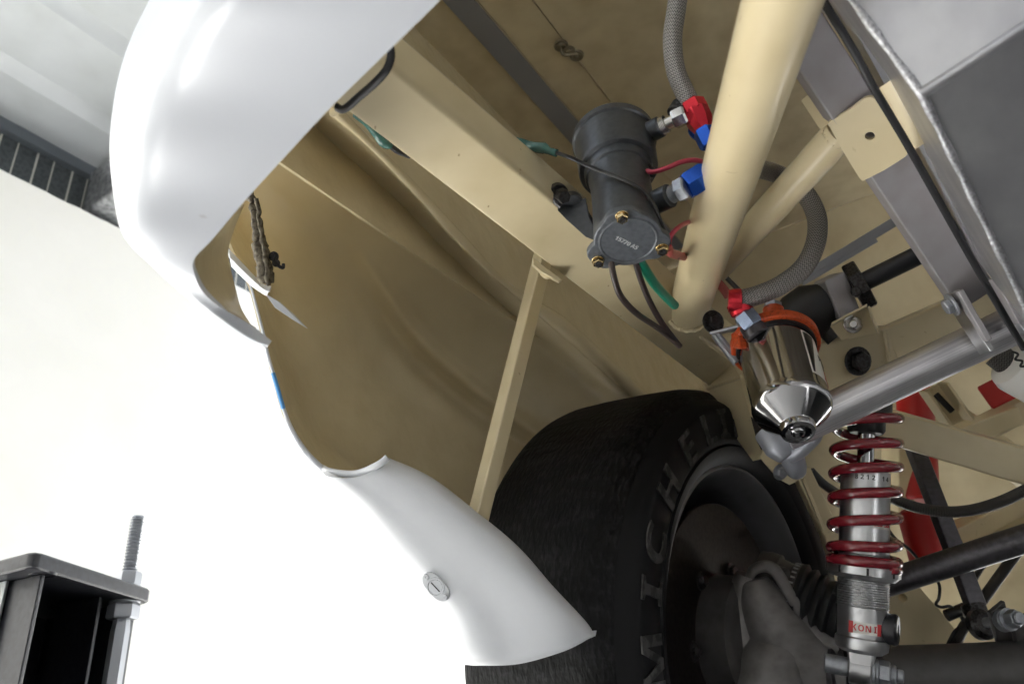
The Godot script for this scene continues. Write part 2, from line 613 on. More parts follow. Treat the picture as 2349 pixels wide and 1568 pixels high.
	for y in 128:
		for x in 128:
			var p := float(x + y) / 128.0 * 8.0
			var q := float(x - y + 128) / 128.0 * 8.0
			var over := (int(floor(p)) + int(floor(q))) % 2 == 0
			var s := sin(PI * fposmod(p, 1.0)) if over else sin(PI * fposmod(q, 1.0))
			var thread := 0.75 + 0.25 * sin(TAU * 3.0 * (q if over else p))
			var h := clampf(pow(maxf(s, 0.0), 0.6) * thread, 0, 1)
			braid_h.set_pixel(x, y, Color(h, h, h))
			var c := 0.12 + 0.88 * h
			braid.set_pixel(x, y, Color(c, c, c))
	for w in [["braid", Color(0.80, 0.76, 0.72), 0.36, 0.9], ["braid_dark", Color(0.22, 0.205, 0.19), 0.45, 0.6]]:
		m = mat(w[0], w[1], w[2], w[3])
		m.albedo_texture = tex(braid)
		m.uv1_scale = Vector3(3, 1.5, 1)
		m.heightmap_enabled = true; m.heightmap_texture = tex(braid_h); m.heightmap_scale = 0.06
	# the place
	m = mat("wall_paint", Color(0.83, 0.815, 0.765), 0.7)
	grain(m, tex(ramp_image(soft, Color(0.985, 0.985, 0.98), Color(1, 1, 1), 0.8, 0.1, 0.8)), fine_t, 0.05, 0.8)
	m = mat("dark_floor", Color(0.09, 0.09, 0.092), 0.6)
	grain(m, dirt, fine_t, 0.05, 0.7)
	m = mat("wall_back", Color(0.5, 0.5, 0.5), 0.8)
	m = mat("wall_right", Color(0.10, 0.10, 0.10), 0.8)
	m = mat("roof_sheet", Color(0.315, 0.33, 0.335), 0.45, 0.1)
	grain(m, tex(ramp_image(soft, Color(0.95, 0.95, 0.94), Color(1, 1, 1), 0.8, 0.1, 0.8)), null, 0, 1.2)
	m = mat("cladding", Color(0.065, 0.075, 0.08), 0.6)
	grain(m, tex(ramp_image(fine, Color(0.8, 0.8, 0.8), Color(1, 1, 1), 0.8, 0.3, 0.6)), fine_t, 0.05, 3.0)
	m = mat("joint_filler", Color(0.58, 0.56, 0.50), 0.7)
	m = mat("beam_paint", Color(0.11, 0.125, 0.14), 0.5)
	m = mat("galvanised", Color(0.42, 0.43, 0.44), 0.35, 0.75)
	grain(m, tex(ramp_image(cells, Color(0.6, 0.6, 0.6), Color(1, 1, 1), 0.8, 0.1, 0.7)), fine_t, 0.05, 3.0)
	m = mat("sealant_stain", Color(0.40, 0.39, 0.36), 0.7)
	m = mat("concrete", Color(0.40, 0.40, 0.40), 0.85)
	grain(m, tex(ramp_image(soft, Color(0.8, 0.79, 0.77), Color(1, 1, 1), 0.8, 0.25, 0.6)), fine_t, 0.1, 0.5)


# ---------------------------------------------------------------- the scene
func _ready() -> void:
	var cam := Camera3D.new()
	cam.name = "camera"
	add_child(cam)
	cam.transform = Transform3D(Basis(RIGHT, UPW, -AHEAD).orthonormalized(), EYE)
	var lens := CameraAttributesPhysical.new()
	lens.frustum_focal_length = 35.0 / 2.0 / (784.0 / 1750.0)
	lens.frustum_focus_distance = 0.74
	lens.exposure_aperture = 12.0
	cam.attributes = lens
	cam.fov = rad_to_deg(2.0 * atan(784.0 / 1750.0))
	cam.near = 0.02
	cam.far = 400.0
	cam.current = true

	var env := Environment.new()
	env.background_mode = Environment.BG_SKY
	var sky := Sky.new()
	var sm := ProceduralSkyMaterial.new()
	sm.sky_top_color = Color(0.72, 0.76, 0.81)
	sm.sky_horizon_color = Color(0.90, 0.91, 0.92)
	sm.ground_horizon_color = Color(0.55, 0.55, 0.53)
	sm.ground_bottom_color = Color(0.4, 0.39, 0.37)
	sm.sky_energy_multiplier = 0.4
	sky.sky_material = sm
	env.sky = sky
	env.tonemap_mode = Environment.TONE_MAPPER_LINEAR
	env.tonemap_exposure = 21.5
	env.sdfgi_enabled = true
	env.ssao_enabled = true
	env.ssil_enabled = true
	var we := WorldEnvironment.new()
	we.name = "world_environment"
	we.environment = env
	add_child(we)
	var sun := DirectionalLight3D.new()
	sun.name = "sun"
	sun.light_energy = 1.6
	sun.light_color = Color(1.0, 1.0, 1.0)
	sun.light_angular_distance = 0.5
	sun.shadow_enabled = true
	add_child(sun)
	sun.look_at_from_position(Vector3.ZERO, Vector3(-0.14, -0.93, -0.26))

	materials()
	place()
	lift()
	runways()
	var car := thing("race_car", "white race car raised on a lift, seen from below at its rear corner", "race car", Vector3(0.3, 1.45, -0.9))
	body(car)
	chassis(car)
	wheel(car)
	suspension(car)
	tank(car)
	pump(car)
	fuel_filter(car)
	hoses(car)
	wires(car)
	inner_structure(car)


func place() -> void:
	var s := Shape.new()
	s.box(Vector3(0, -0.1, -2), Vector3(60, 0, 0), Vector3(0, 0, 60), Vector3(0, 0.1, 0), 0.01)
	struct("ground", s, M.concrete)
	s = Shape.new()
	s.box(Vector3((STRIP + 4.1) * 0.5, 0.002, -1.5), Vector3((4.1 - STRIP) * 0.5, 0, 0), Vector3(0, 0, 8.4), Vector3(0, 0.002, 0), 0.001)
	struct("workshop_floor", s, M.dark_floor, "dark painted workshop floor under the lift")
	# wall with a slightly ragged top edge
	s = Shape.new()
	var nz := FastNoiseLite.new()
	nz.seed = 3
	nz.frequency = 1.6
	var rings := []
	var z := 3.0
	while z > -12.0:
		var top := 3.64 + nz.get_noise_1d(z * 5.0) * 0.006 + nz.get_noise_1d(z * 23.0) * 0.003
		rings.append(PackedVector3Array([Vector3(-2.6, 0.002, z), Vector3(-2.6, top - 0.004, z), Vector3(-2.604, top, z), Vector3(-2.695, top, z), Vector3(-2.695, 0.002, z)]))
		z -= 0.04 if z < 0.3 and z > -3.0 else 0.5
	s.loft(rings)
	struct("wall", s, M.wall_paint, "white painted masonry wall beside the car, washed out by daylight")
	s = Shape.new()
	s.box(Vector3(4.2, 1.95, -4), Vector3(0.1, 0, 0), Vector3(0, 1.95, 0), Vector3(0, 0, 5.5), 0.01)
	struct("wall_right", s, M.wall_right, "grey workshop wall on the far side of the car")
	s = Shape.new()
	s.box(Vector3(0.7, 1.95, 1.8), Vector3(3.4, 0, 0), Vector3(0, 1.95, 0), Vector3(0, 0, 0.1), 0.01)
	struct("wall_back", s, M.wall_back, "grey workshop wall behind the car")
	# dark upright boards above the wall, light in the joints
	var clad := Node3D.new()
	clad.name = "cladding"
	add_child(clad)
	clad.position = Vector3(-2.71, 3.6, -3)
	clad.set_meta("label", "row of dark grey upright boards between white wall and roof")
	clad.set_meta("category", "cladding")
	z = 1.0
	var k := 0
	while z > -7.0:
		var w := 0.074 if k % 2 == 0 else 0.062
		s = Shape.new()
		var gap := 0.0064 if k % 2 == 0 else 0.0040
		s.box(Vector3(-2.712, 3.7, z - w * 0.5), Vector3(0.008, 0, 0), Vector3(0, 0.17, 0), Vector3(0, 0, (w - gap) * 0.5), 0.0008)
		obj("board", s, M.cladding, clad)
		s = Shape.new()
		s.box(Vector3(-2.709, 3.7, z - w), Vector3(0.006, 0, 0), Vector3(0, 0.168, 0), Vector3(0, 0, gap * 0.48), 0.0004)
		obj("joint", s, M.joint_filler, clad)
		z -= w
		k += 1
	s = Shape.new()
	s.bar(Vector3(-2.69, 3.892, 1.5), Vector3(-2.69, 3.892, -7.5), 0.05, 0.04, Vector3.UP, 0.004)
	obj("head_rail", s, M.beam_paint, clad)
	# steel beam that meets the wall below the roof
	s = Shape.new()
	s.bar(Vector3(-2.66, 3.775, -1.24), Vector3(-0.92, 3.785, -1.24), 0.22, 0.15, Vector3.UP, 0.02)
	var b := obj("roof_beam", s, M.galvanised, null, "galvanised steel box beam end resting on the white wall under the roof")
	b.set_meta("category", "beam")
	# roof of long metal sheets
	var roof := Node3D.new()
	roof.name = "roof"
	add_child(roof)
	roof.position = Vector3(0, 3.95, -3)
	roof.set_meta("kind", "structure")
	var x := -2.76
	k = 0
	while x < 8.0:
		var w := 0.38
		s = Shape.new()
		var prof := [[0.0, 3.932], [0.005, 3.925], [w - 0.085, 3.925], [w - 0.08, 3.925], [w - 0.018, 3.965], [w + 0.03, 3.965]]
		rings = []
		for zz in [ROOF_EDGE if x < STRIP else ROOF_EDGE_BAY, ROOF_FAR if x < STRIP else -9.0]:
			var ring := PackedVector3Array()
			for p in prof:
				ring.append(Vector3(x + p[0], p[1], zz))
			for i in range(prof.size() - 1, -1, -1):
				ring.append(Vector3(x + prof[i][0], prof[i][1] + 0.003 + (0.0 if i > 0 else 0.003), zz))
			rings.append(ring)
		s.loft(rings)
		obj("roof_sheet", s, M.roof_sheet, roof)
		x += w
		k += 1
	s = Shape.new()
	var zc := (ROOF_EDGE_BAY - 9.0) * 0.5
	s.box(Vector3((STRIP + 8.1) * 0.5, 4.1, zc), Vector3((8.1 - STRIP) * 0.5, 0, 0), Vector3(0, 0.06, 0), Vector3(0, 0, ROOF_EDGE_BAY - zc), 0.01)
	var xc := (STRIP - 2.8) * 0.5 - 0.003
	zc = (ROOF_EDGE + ROOF_FAR) * 0.5
	s.box(Vector3(xc, 4.1, zc), Vector3(STRIP - 0.006 - xc, 0, 0), Vector3(0, 0.06, 0), Vector3(0, 0, ROOF_EDGE - zc), 0.01)
	obj("roof_deck", s, M.roof_sheet, roof)

const ROOF_EDGE := -0.25       # beside the wall
const ROOF_FAR := -1.9
const STRIP := -0.85
const ROOF_EDGE_BAY := 1.9   # over the lift bay


func lift() -> void:
	var y := 1.915
	var a := on_plane(72, 1300, 1, y)
	var b := on_plane(346, 1382, 1, y)
	var e := Vector3(-0.95, 0, 0.10).normalized()
	var along := (b - a).normalized()
	var post := thing("lift_post", "black steel car lift post with a threaded cable stud through its top plate", "lift post", Vector3((a.x + b.x) * 0.5 - 0.09, 0, (a.z + b.z) * 0.5))
	var s := Shape.new()
	var t := 0.0185
	var rings := []
	for q in [[0.0, 0.002], [0.002, 0.0], [t - 0.002, 0.0], [t, 0.002]]:
		var ring := PackedVector3Array()
		var corners := [[a, 1, 1], [b, -1, 1], [b + e * 0.24, -1, -1], [a + e * 0.24, 1, -1]]
		for i in 4:
			var c: Vector3 = corners[i][0] + along * (corners[i][1] * q[1]) + e * (corners[i][2] * q[1]) + Vector3.UP * q[0]
			var p: Vector3 = corners[(i + 3) % 4][0] + Vector3.UP * q[0]
			var n: Vector3 = corners[(i + 1) % 4][0] + Vector3.UP * q[0]
			ring.append(c + (p - c).normalized() * 0.012)
			ring.append(c + (p - c).normalized() * 0.0035 + (n - c).normalized() * 0.0035)
			ring.append(c + (n - c).normalized() * 0.012)
		rings.append(ring)
	s.loft(rings)
	obj("top_plate", s, M.lift_paint, post)
	# channel: two flanges with returns and a web
	var l := a.distance_to(b)
	var down := Vector3(0, -y + 0.004, 0)
	for w in [[0.034, 0.012, 0.008, 0.19, "flange"], [0.16, 0.16, 0.006, 0.012, "return_lip"], [l - 0.025, 0.015, 0.012, 0.19, "flange"], [l - 0.085, 0.035, 0.008, 0.09, "return_lip"]]:
		s = Shape.new()
		var c: Vector3 = a + along * w[0] + e * (w[1] + w[3] * 0.5)
		s.beam(c + Vector3.DOWN * 0.0005, c + down, along * (w[2] * 0.5), e * (w[3] * 0.5), along * (w[2] * 0.5), e * (w[3] * 0.5), 0.002)
		obj(w[4], s, M.lift_paint, post)
	s = Shape.new()
	var g := a + along * 0.0265 + e * 0.085 + Vector3.DOWN * 0.0006
	s.beam(g, g + down, along * 0.0025, e * 0.014, along * 0.0025, e * 0.014, 0.001)
	obj("guide_strip", s, M.guide_strip, post)
	s = Shape.new()
	var wc := a + along * (l * 0.5 + 0.02) + e * 0.21
	s.beam(wc + Vector3.DOWN * 0.0005, wc + down, along * 0.13, e * 0.006, along * 0.13, e * 0.006, 0.002)
	obj("web", s, M.lift_paint, post)
	for q in [[146, 1497, 0.011], [190, 1500, 0.010]]:
		s = Shape.new()
		var qq := ray(q[0], q[1])
		var n := e
		var hit := EYE + qq * ((wc - e * 0.006 - EYE).dot(n) / qq.dot(n))
		s.bolt(hit, -e, q[2])
		s.cylinder(hit - e * q[2] * 0.9, hit - e * (q[2] * 1.25), q[2] * 0.5, 14, 0.0006)
		obj("bolt", s, M.zinc if q[0] < 150 else M.dark_bolt, post)
	# weld hole in the plate's underside
	s = Shape.new()
	var h := on_plane(98, 1318, 1, y)
	s.lathe(h + Vector3.UP * 0.002, Vector3.DOWN, [[0.0, 0.0], [0.0022, 0.011], [0.0032, 0.0125], [0.003, 0.0145], [0.0, 0.0152]], 28)
	obj("plug", s, M.lift_paint, post)
	# threaded stud, nuts, hex coupling, cable
	var foot := on_plane(286, 1378, 1, y)
	var r := 0.0098
	s = Shape.new()
	var prof := [[-0.05, 0.0], [-0.05, r]]
	var top := t + 0.104
	var p0 := -0.03
	while p0 < top - 0.006:
		prof.append([p0, r * 0.80]); prof.append([p0 + 0.0021, r * 1.05]); prof.append([p0 + 0.0042, r * 0.80])
		p0 += 0.0045
	prof.append([top - 0.003, r * 0.93]); prof.append([top, r * 0.75]); prof.append([top, 0.0])
	s.lathe(foot, Vector3.UP, prof, 24)
	obj("threaded_stud", s, M.stud_zinc, post, "", 25.0)
	s = Shape.new()
	s.cylinder(foot + Vector3.UP * (t + 0.0002), foot + Vector3.UP * (t + 0.003), 0.0185, 24, 0.0005)
	s.hex(foot + Vector3.UP * (t + 0.003), foot + Vector3.UP * (t + 0.022), 0.0175, along)
	obj("nut", s, M.stud_zinc, post)
	s = Shape.new()
	s.cylinder(foot + Vector3.DOWN * 0.0035, foot + Vector3.DOWN * 0.0003, 0.0205, 24, 0.0005)
	s.hex(foot + Vector3.DOWN * 0.025, foot + Vector3.DOWN * 0.0035, 0.0215, along)
	obj("nut", s, M.stud_zinc, post)
	s = Shape.new()
	s.hex(foot + Vector3.DOWN * 0.135, foot + Vector3.DOWN * 0.0245, 0.0125, along)
	obj("cable_coupling", s, M.stud_zinc, post)
	s = Shape.new()
	for k in 6:
		var pts := PackedVector3Array()
		for i in 120:
			var an := i * 0.28 + TAU * k / 6
			pts.append(foot + Vector3(cos(an) * 0.0045, -0.13 - i * 0.004, sin(an) * 0.0045))
		s.tube(pts, 0.0027, 6, 1)
	obj("cable", s, M.galvanised, post)


func runways() -> void:
	for x in [-0.43, 1.03]:
		var s := Shape.new()
		s.box(Vector3(x, 1.42, -2.31), Vector3(0.27, 0, 0), Vector3(0, 0.045, 0), Vector3(0, 0, 1.69), 0.01)
		var o := obj("lift_runway", s, M.lift_paint, null, "black steel lift runway under the car's left wheels" if x < 0 else "black steel lift runway under the car's right wheels")
		o.set_meta("category", "lift runway")
		o.set_meta("group", "lift runways")


func body(car: Node3D) -> void:
	# rear bodywork: pairs [inner edge, outer silhouette], distance at the inner edge
	var pairs := [[1170, -160, 440, -230, 0.335], [1010, 0, 352, -20, 0.355], [890, 118, 302, 85, 0.372], [762, 243, 269, 190, 0.39], [660, 352, 252, 318, 0.405], [560, 462, 257, 420, 0.42], [490, 545, 274, 520, 0.43], [444, 597, 303, 568, 0.437], [450, 640, 343, 606, 0.445], [470, 675, 392, 652, 0.455], [506, 705, 450, 700, 0.465], [546, 727, 515, 750, 0.475], [588, 754, 570, 784, 0.485], [623, 782, 612, 797, 0.492]]
	var rows := []
	var inner_rows := []
	for p in pairs:
		var w := Vector2(p[0] - p[2], p[1] - p[3]).length() * 1.0
		var row := PackedVector3Array()
		var row2 := PackedVector3Array()
		for q in [[0.0, 0.0], [0.18, -0.007], [0.4, -0.0145], [0.6, -0.0205], [0.75, -0.0215], [0.86, -0.008], [0.945, 0.038], [0.985, 0.115], [1.0, 0.16], [0.94, 0.21], [0.84, 0.27], [0.72, 0.32]]:
			var x := lerpf(p[0], p[2], q[0])
			var y := lerpf(p[1], p[3], q[0])
			var k := clampf(w / 420.0, 0.35, 1.6)
			row.append(at(x, y, p[4] + q[1] * k * 0.55))
		rows.append(row)
	var s := Shape.new()
	s.sheet(rows, 0.004, 5, 4, null, 0.0, EYE)
	obj("tail_panel", s, M.white_paint, car, "glossy white rear body panel with a rolled edge", 60.0)
	# its unpainted inside, seen through the cut-out
	s = Shape.new()
	rows = []
	for p in [[470, 560, 0.45, 560, 470, 0.60], [445, 598, 0.452, 539, 520, 0.60], [452, 640, 0.46, 524, 572, 0.60], [472, 675, 0.47, 528, 612, 0.60], [508, 704, 0.48, 540, 660, 0.60], [548, 726, 0.49, 552, 705, 0.60], [588, 752, 0.50, 574, 742, 0.59]]:
		rows.append(PackedVector3Array([at(p[0], p[1], p[2]), at(lerpf(p[0], p[3], 0.5) - 4, lerpf(p[1], p[4], 0.5), lerpf(p[2], p[5], 0.55)), at(p[3], p[4], p[5])]))
	s.sheet(rows, 0.003, 4, 4, null, 0.0, EYE)
	obj("tail_inner_skin", s, M.cream_fibre, car)
	# fender: inside of the arch, outer edge to inner crease
	var bumps := FastNoiseLite.new()
	bumps.seed = 8
	bumps.frequency = 0.035
	bumps.fractal_octaves = 3
	var edge := [[470, 400, 0.82], [528, 555, 0.80], [575, 652, 0.785], [603, 757, 0.775], [632, 870, 0.765], [668, 980, 0.765], [742, 1076, 0.78], [900, 1170, 0.88], [1080, 1260, 0.98], [1270, 1420, 1.07]]
	var crease := [[690, 180, 0.67], [772, 252, 0.71], [850, 325, 0.76], [950, 425, 0.83], [1060, 545, 0.90], [1170, 655, 0.98], [1290, 742, 1.06], [1400, 840, 1.13], [1490, 922, 1.18], [1620, 1060, 1.27]]
	rows = []
	var outer := []
	for i in edge.size():
		var row := PackedVector3Array()
		for v in [0.0, 0.1, 0.25, 0.40, 0.48, 0.53, 0.565, 0.60, 0.65, 0.72, 0.80, 0.88, 0.93, 0.965, 1.0]:
			var bulge := 0.15 * pow(sin(PI * pow(v, 0.8)), 0.75)
			bulge += (0.026 * smoothstep(2.5, 6.5, i)) * (exp(-pow((v - 0.53) / 0.05, 2.0)) - exp(-pow((v - 0.60) / 0.035, 2.0)))
			bulge -= 0.022 * smoothstep(3.5, 7.0, i) * exp(-pow((v - 0.95) / 0.05, 2.0)) + 0.01 * exp(-pow((v - 0.25) / 0.08, 2.0)) * smoothstep(6.0, 4.0, absf(i - 5.0) + 3.0)
			if v < 0.2 and v > 0.01:
				bulge *= 1.15
			row.append(at(lerpf(edge[i][0], crease[i][0], v), lerpf(edge[i][1], crease[i][1], v), lerpf(edge[i][2], crease[i][2], v) + bulge))
		rows.append(row)
	s = Shape.new()
	s.sheet(rows, 0.003, 7, 6, bumps, 0.0016, EYE)
	obj("fender_liner", s, M.cream_fibre, car, "cream painted inside of the rear fender, hand-laid fibre showing", 60.0)
	rows = []
	for i in edge.size():
		var row := PackedVector3Array()
		for v in [0.0, 0.1, 0.25, 0.42, 0.6, 0.72, 0.86, 0.96, 1.0]:
			var bulge := 0.15 * pow(sin(PI * pow(v, 0.8)), 0.75) * (1.15 if v < 0.2 else 1.0) + 0.006 + 0.05 * smoothstep(0.0, 0.3, v)
			row.append(at(lerpf(edge[i][0], crease[i][0], v), lerpf(edge[i][1], crease[i][1], v), lerpf(edge[i][2], crease[i][2], v) + bulge))
		rows.append(row)
	s = Shape.new()
	s.sheet(rows, 0.003, 7, 6, null, 0.0, EYE)
	obj("fender_skin", s, M.white_paint, car, "", 60.0)
	s = Shape.new()
	s.tube(path([[573, 648, 0.782], [587, 700, 0.778], [602, 757, 0.773], [616, 820, 0.768], [632, 872, 0.763], [650, 935, 0.762], [668, 983, 0.763], [700, 1035, 0.768], [742, 1078, 0.775]]), [0.0012, 0.0014, 0.0016, 0.0017, 0.0018, 0.0019, 0.0024, 0.0030, 0.0034], 10, 6)
	obj("fender_edge", s, M.white_paint, car)
	s = Shape.new()
	s.tube(path([[626, 855, 0.7625], [636, 888, 0.7615], [650, 937, 0.7605]]), 0.0021, 8, 6)
	obj("tape", s, M.blue_tape, car, "strip of blue masking tape on the fender edge")
	# upper body: closes the car above the boot floor
	s = Shape.new()
	s.box(Vector3(0.38, 2.86, -1.31), Vector3(1.02, 0, 0), Vector3(0, 0, 0.86), Vector3(0, 0.004, 0), 0.002)
	obj("upper_body", s, M.white_paint, car)
	s = Shape.new()
	s.box(Vector3(-0.65, 2.63, -1.31), Vector3(0.004, 0, 0), Vector3(0, 0, 0.86), Vector3(0, 0.234, 0), 0.002)
	obj("upper_side", s, M.white_paint, car)
	s = Shape.new()
	s.box(Vector3(0.38, 2.78, -0.444), Vector3(1.02, 0, 0), Vector3(0, 0.075, 0), Vector3(0, 0, 0.004), 0.002)
	obj("upper_rear", s, M.white_paint, car)
	for q in [[-0.645, -2.65, 1.3, "left"], [1.40, -1.6, 2.3, "right"]]:
		s = Shape.new()
		s.box(Vector3(q[0], 2.3, q[1]), Vector3(0.004, 0, 0), Vector3(0, 0, q[2]), Vector3(0, 0.56, 0), 0.002)
		obj("sill_panel", s, M.white_paint, car)
	# rolled lip along the crease
	s = Shape.new()
	var lip := []
	var rr := []
	for i in range(1, 9):
		lip.append([crease[i][0] - 4, crease[i][1] + 2, crease[i][2] - 0.004])
		rr.append(0.0052 + 0.0015 * sin(i * 2.1) if i < 6 else 0.012)
	s.tube(path(lip), rr, 10, 10)
	obj("fender_lip", s, M.cream_fibre, car)
	# the white splinters where fender and tail meet
	s = Shape.new()
	rows = []
	for p in [[524, 570, 530, 611], [560, 607, 574, 654], [600, 648, 606, 676], [622, 656, 612, 678]]:
		rows.append(PackedVector3Array([at(p[0], p[1], 0.72), at((p[0] + p[2]) * 0.5, (p[1] + p[3]) * 0.5, 0.712), at(p[2], p[3], 0.722)]))
	s.sheet(rows, 0.003, 4, 4, null, 0.0, EYE)
	obj("fender_flange", s, M.white_worn, car)
	s = Shape.new()
	s.plate(path([[606, 672, 0.722], [640, 692, 0.73], [672, 720, 0.738], [704, 753, 0.745], [668, 731, 0.738], [630, 705, 0.73]]), AHEAD * 0.004)
	obj("broken_edge", s, M.white_worn, car)
	# rough seam with filler and fasteners
	s = Shape.new()
	var lump := FastNoiseLite.new()
	lump.seed = 4
	lump.frequency = 0.9
	var pts := []
	rr = []
	for i in 26:
		var t := i / 25.0
		pts.append([lerpf(572, 612, t) + lump.get_noise_1d(i * 1.7) * 5.0, lerpf(430, 650, t), lerpf(0.71, 0.70, t) + lump.get_noise_1d(i * 2.3 + 50) * 0.004])
		rr.append(0.0030 + 0.0045 * smoothstep(0.1, 0.9, t) + lump.get_noise_1d(i * 3.1 + 90) * 0.004)
	s.tube(path(pts), rr, 9, 3)
	pts = []
	rr = []
	for i in 20:
		var t := i / 19.0
		pts.append([lerpf(588, 618, t) + lump.get_noise_1d(i * 1.3 + 20) * 5.0, lerpf(455, 655, t), 0.694])
		rr.append(0.0022 + lump.get_noise_1d(i * 2.7 + 10) * 0.0016)
	s.tube(path(pts), rr, 8, 3)
	obj("filler_seam", s, M.putty, car, "lumpy grey-brown filler along the torn fender seam", 50.0)
	s = Shape.new()
	s.bolt(at(628, 588, 0.70), -AHEAD, 0.0032)
	s.tube(path([[624, 592, 0.70], [634, 606, 0.698], [648, 614, 0.70], [650, 606, 0.703]]), 0.0016, 8, 6)
	s.bolt(at(633, 603, 0.70), -AHEAD, 0.0026)
	obj("clip", s, M.dark_bolt, car)
	# lower fender end, white, with a quarter-turn fastener
	var low := [[[728, 1066, 0.78], [752, 1092, 0.745], [815, 1094, 0.733], [868, 1072, 0.730], [884, 1054, 0.732], [890, 1049, 0.742]],
		[[775, 1140, 0.775], [826, 1160, 0.733], [890, 1146, 0.720], [955, 1112, 0.716], [985, 1098, 0.720], [990, 1094, 0.731]],
		[[842, 1240, 0.765], [900, 1250, 0.720], [985, 1222, 0.706], [1060, 1186, 0.702], [1092, 1180, 0.707], [1097, 1176, 0.718]],
		[[905, 1330, 0.755], [975, 1335, 0.708], [1060, 1305, 0.695], [1150, 1270, 0.689], [1184, 1258, 0.694], [1190, 1254, 0.705]],
		[[955, 1410, 0.742], [1040, 1415, 0.697], [1130, 1390, 0.685], [1230, 1355, 0.676], [1262, 1348, 0.680], [1268, 1343, 0.690]],
		[[965, 1470, 0.73], [1065, 1478, 0.689], [1170, 1462, 0.677], [1290, 1432, 0.668], [1332, 1424, 0.670], [1340, 1420, 0.679]],
		[[990, 1506, 0.728], [1080, 1512, 0.687], [1180, 1508, 0.675], [1290, 1482, 0.667], [1350, 1458, 0.665], [1364, 1454, 0.669]],
		[[1056, 1524, 0.726], [1100, 1526, 0.697], [1190, 1522, 0.683], [1294, 1493, 0.674], [1352, 1464, 0.668], [1366, 1457, 0.671]]]
	rows = []
	for r in low:
		r[0][2] += 0.085
		r[1][2] -= 0.008
		r[2][2] -= 0.007
		r[3][2] -= 0.004
		r[4][2] += 0.006
		r[5][2] += 0.018
		r.insert(1, [lerpf(r[0][0], r[1][0], 0.35), lerpf(r[0][1], r[1][1], 0.35), lerpf(r[0][2], r[1][2], 0.58)])
		rows.append(path(r))
	var dent := FastNoiseLite.new()
	dent.seed = 15
	dent.frequency = 0.05
	s = Shape.new()
	s.sheet(rows, 0.0045, 6, 6, dent, 0.0006, EYE)
	var pan := obj("fender_end", s, M.white_worn, car, "white lower end of the fender, scuffed, with a quarter-turn fastener", 50.0)
	s = Shape.new()
	s.tube(path([[738, 1072, 0.785], [760, 1082, 0.755], [815, 1086, 0.737], [866, 1066, 0.724], [889, 1049, 0.724]]), 0.0035, 10, 8)
	obj("lip", s, M.white_worn, pan)
	# fastener: diamond plate, ring, slotted head, two rivets
	var c := at(1000, 1345, 0.70)
	var nrm: Vector3 = (rows[4][2] - rows[2][3]).cross(rows[3][4] - rows[3][2]).normalized()
	if nrm.dot(EYE - c) < 0:
		nrm = -nrm
	var q := ray(1000, 1345)
	var best := 9.0
	for r in pan.mesh.get_faces():
		var w: Vector3 = r + pan.global_position
		var sc := Vector2((w - EYE).dot(RIGHT), -(w - EYE).dot(UPW)) / (w - EYE).dot(AHEAD) * 1750.0
		if sc.distance_to(Vector2(1000 - 1174.5, 1345 - 784)) < 14.0:
			best = minf(best, (w - EYE).dot(AHEAD))
	c = EYE + q * best
	var long := (at(1028, 1372, best) - at(970, 1320, best))
	long = (long - nrm * long.dot(nrm)).normalized()
	var side: Vector3 = nrm.cross(long)
	s = Shape.new()
	var outline := PackedVector3Array()
	for k in 28:
		var a := TAU * k / 28
		var rad := 0.0088 + 0.0068 * pow(absf(cos(a)), 3.0)
		outline.append(c + (long * cos(a) + side * sin(a)) * rad - nrm * 0.001)
	s.plate(outline, nrm * 0.0017)
	obj("fastener_plate", s, M.white_worn, pan)
	s = Shape.new()
	s.lathe(c + nrm * 0.0006, nrm, [[0.0, 0.0086], [0.0010, 0.0083], [0.0011, 0.0074], [0.0004, 0.0070], [0.0004, 0.0066], [0.0009, 0.0062], [0.0010, 0.0]], 28)
	s.lathe(c + nrm * 0.001 + long * 0.0122, nrm, [[0.0, 0.0028], [0.0012, 0.0024], [0.0014, 0.001], [0.0006, 0.0]], 14)
	s.lathe(c + nrm * 0.001 - long * 0.0122, nrm, [[0.0, 0.0028], [0.0012, 0.0024], [0.0014, 0.001], [0.0006, 0.0]], 14)
	obj("fastener_head", s, M.white_worn, pan)
	s = Shape.new()
	s.box(c + nrm * 0.0017, long * 0.0056, side * 0.0004, nrm * 0.0003, 0.0001)
	obj("fastener_slot", s, M.dark_bolt, pan)


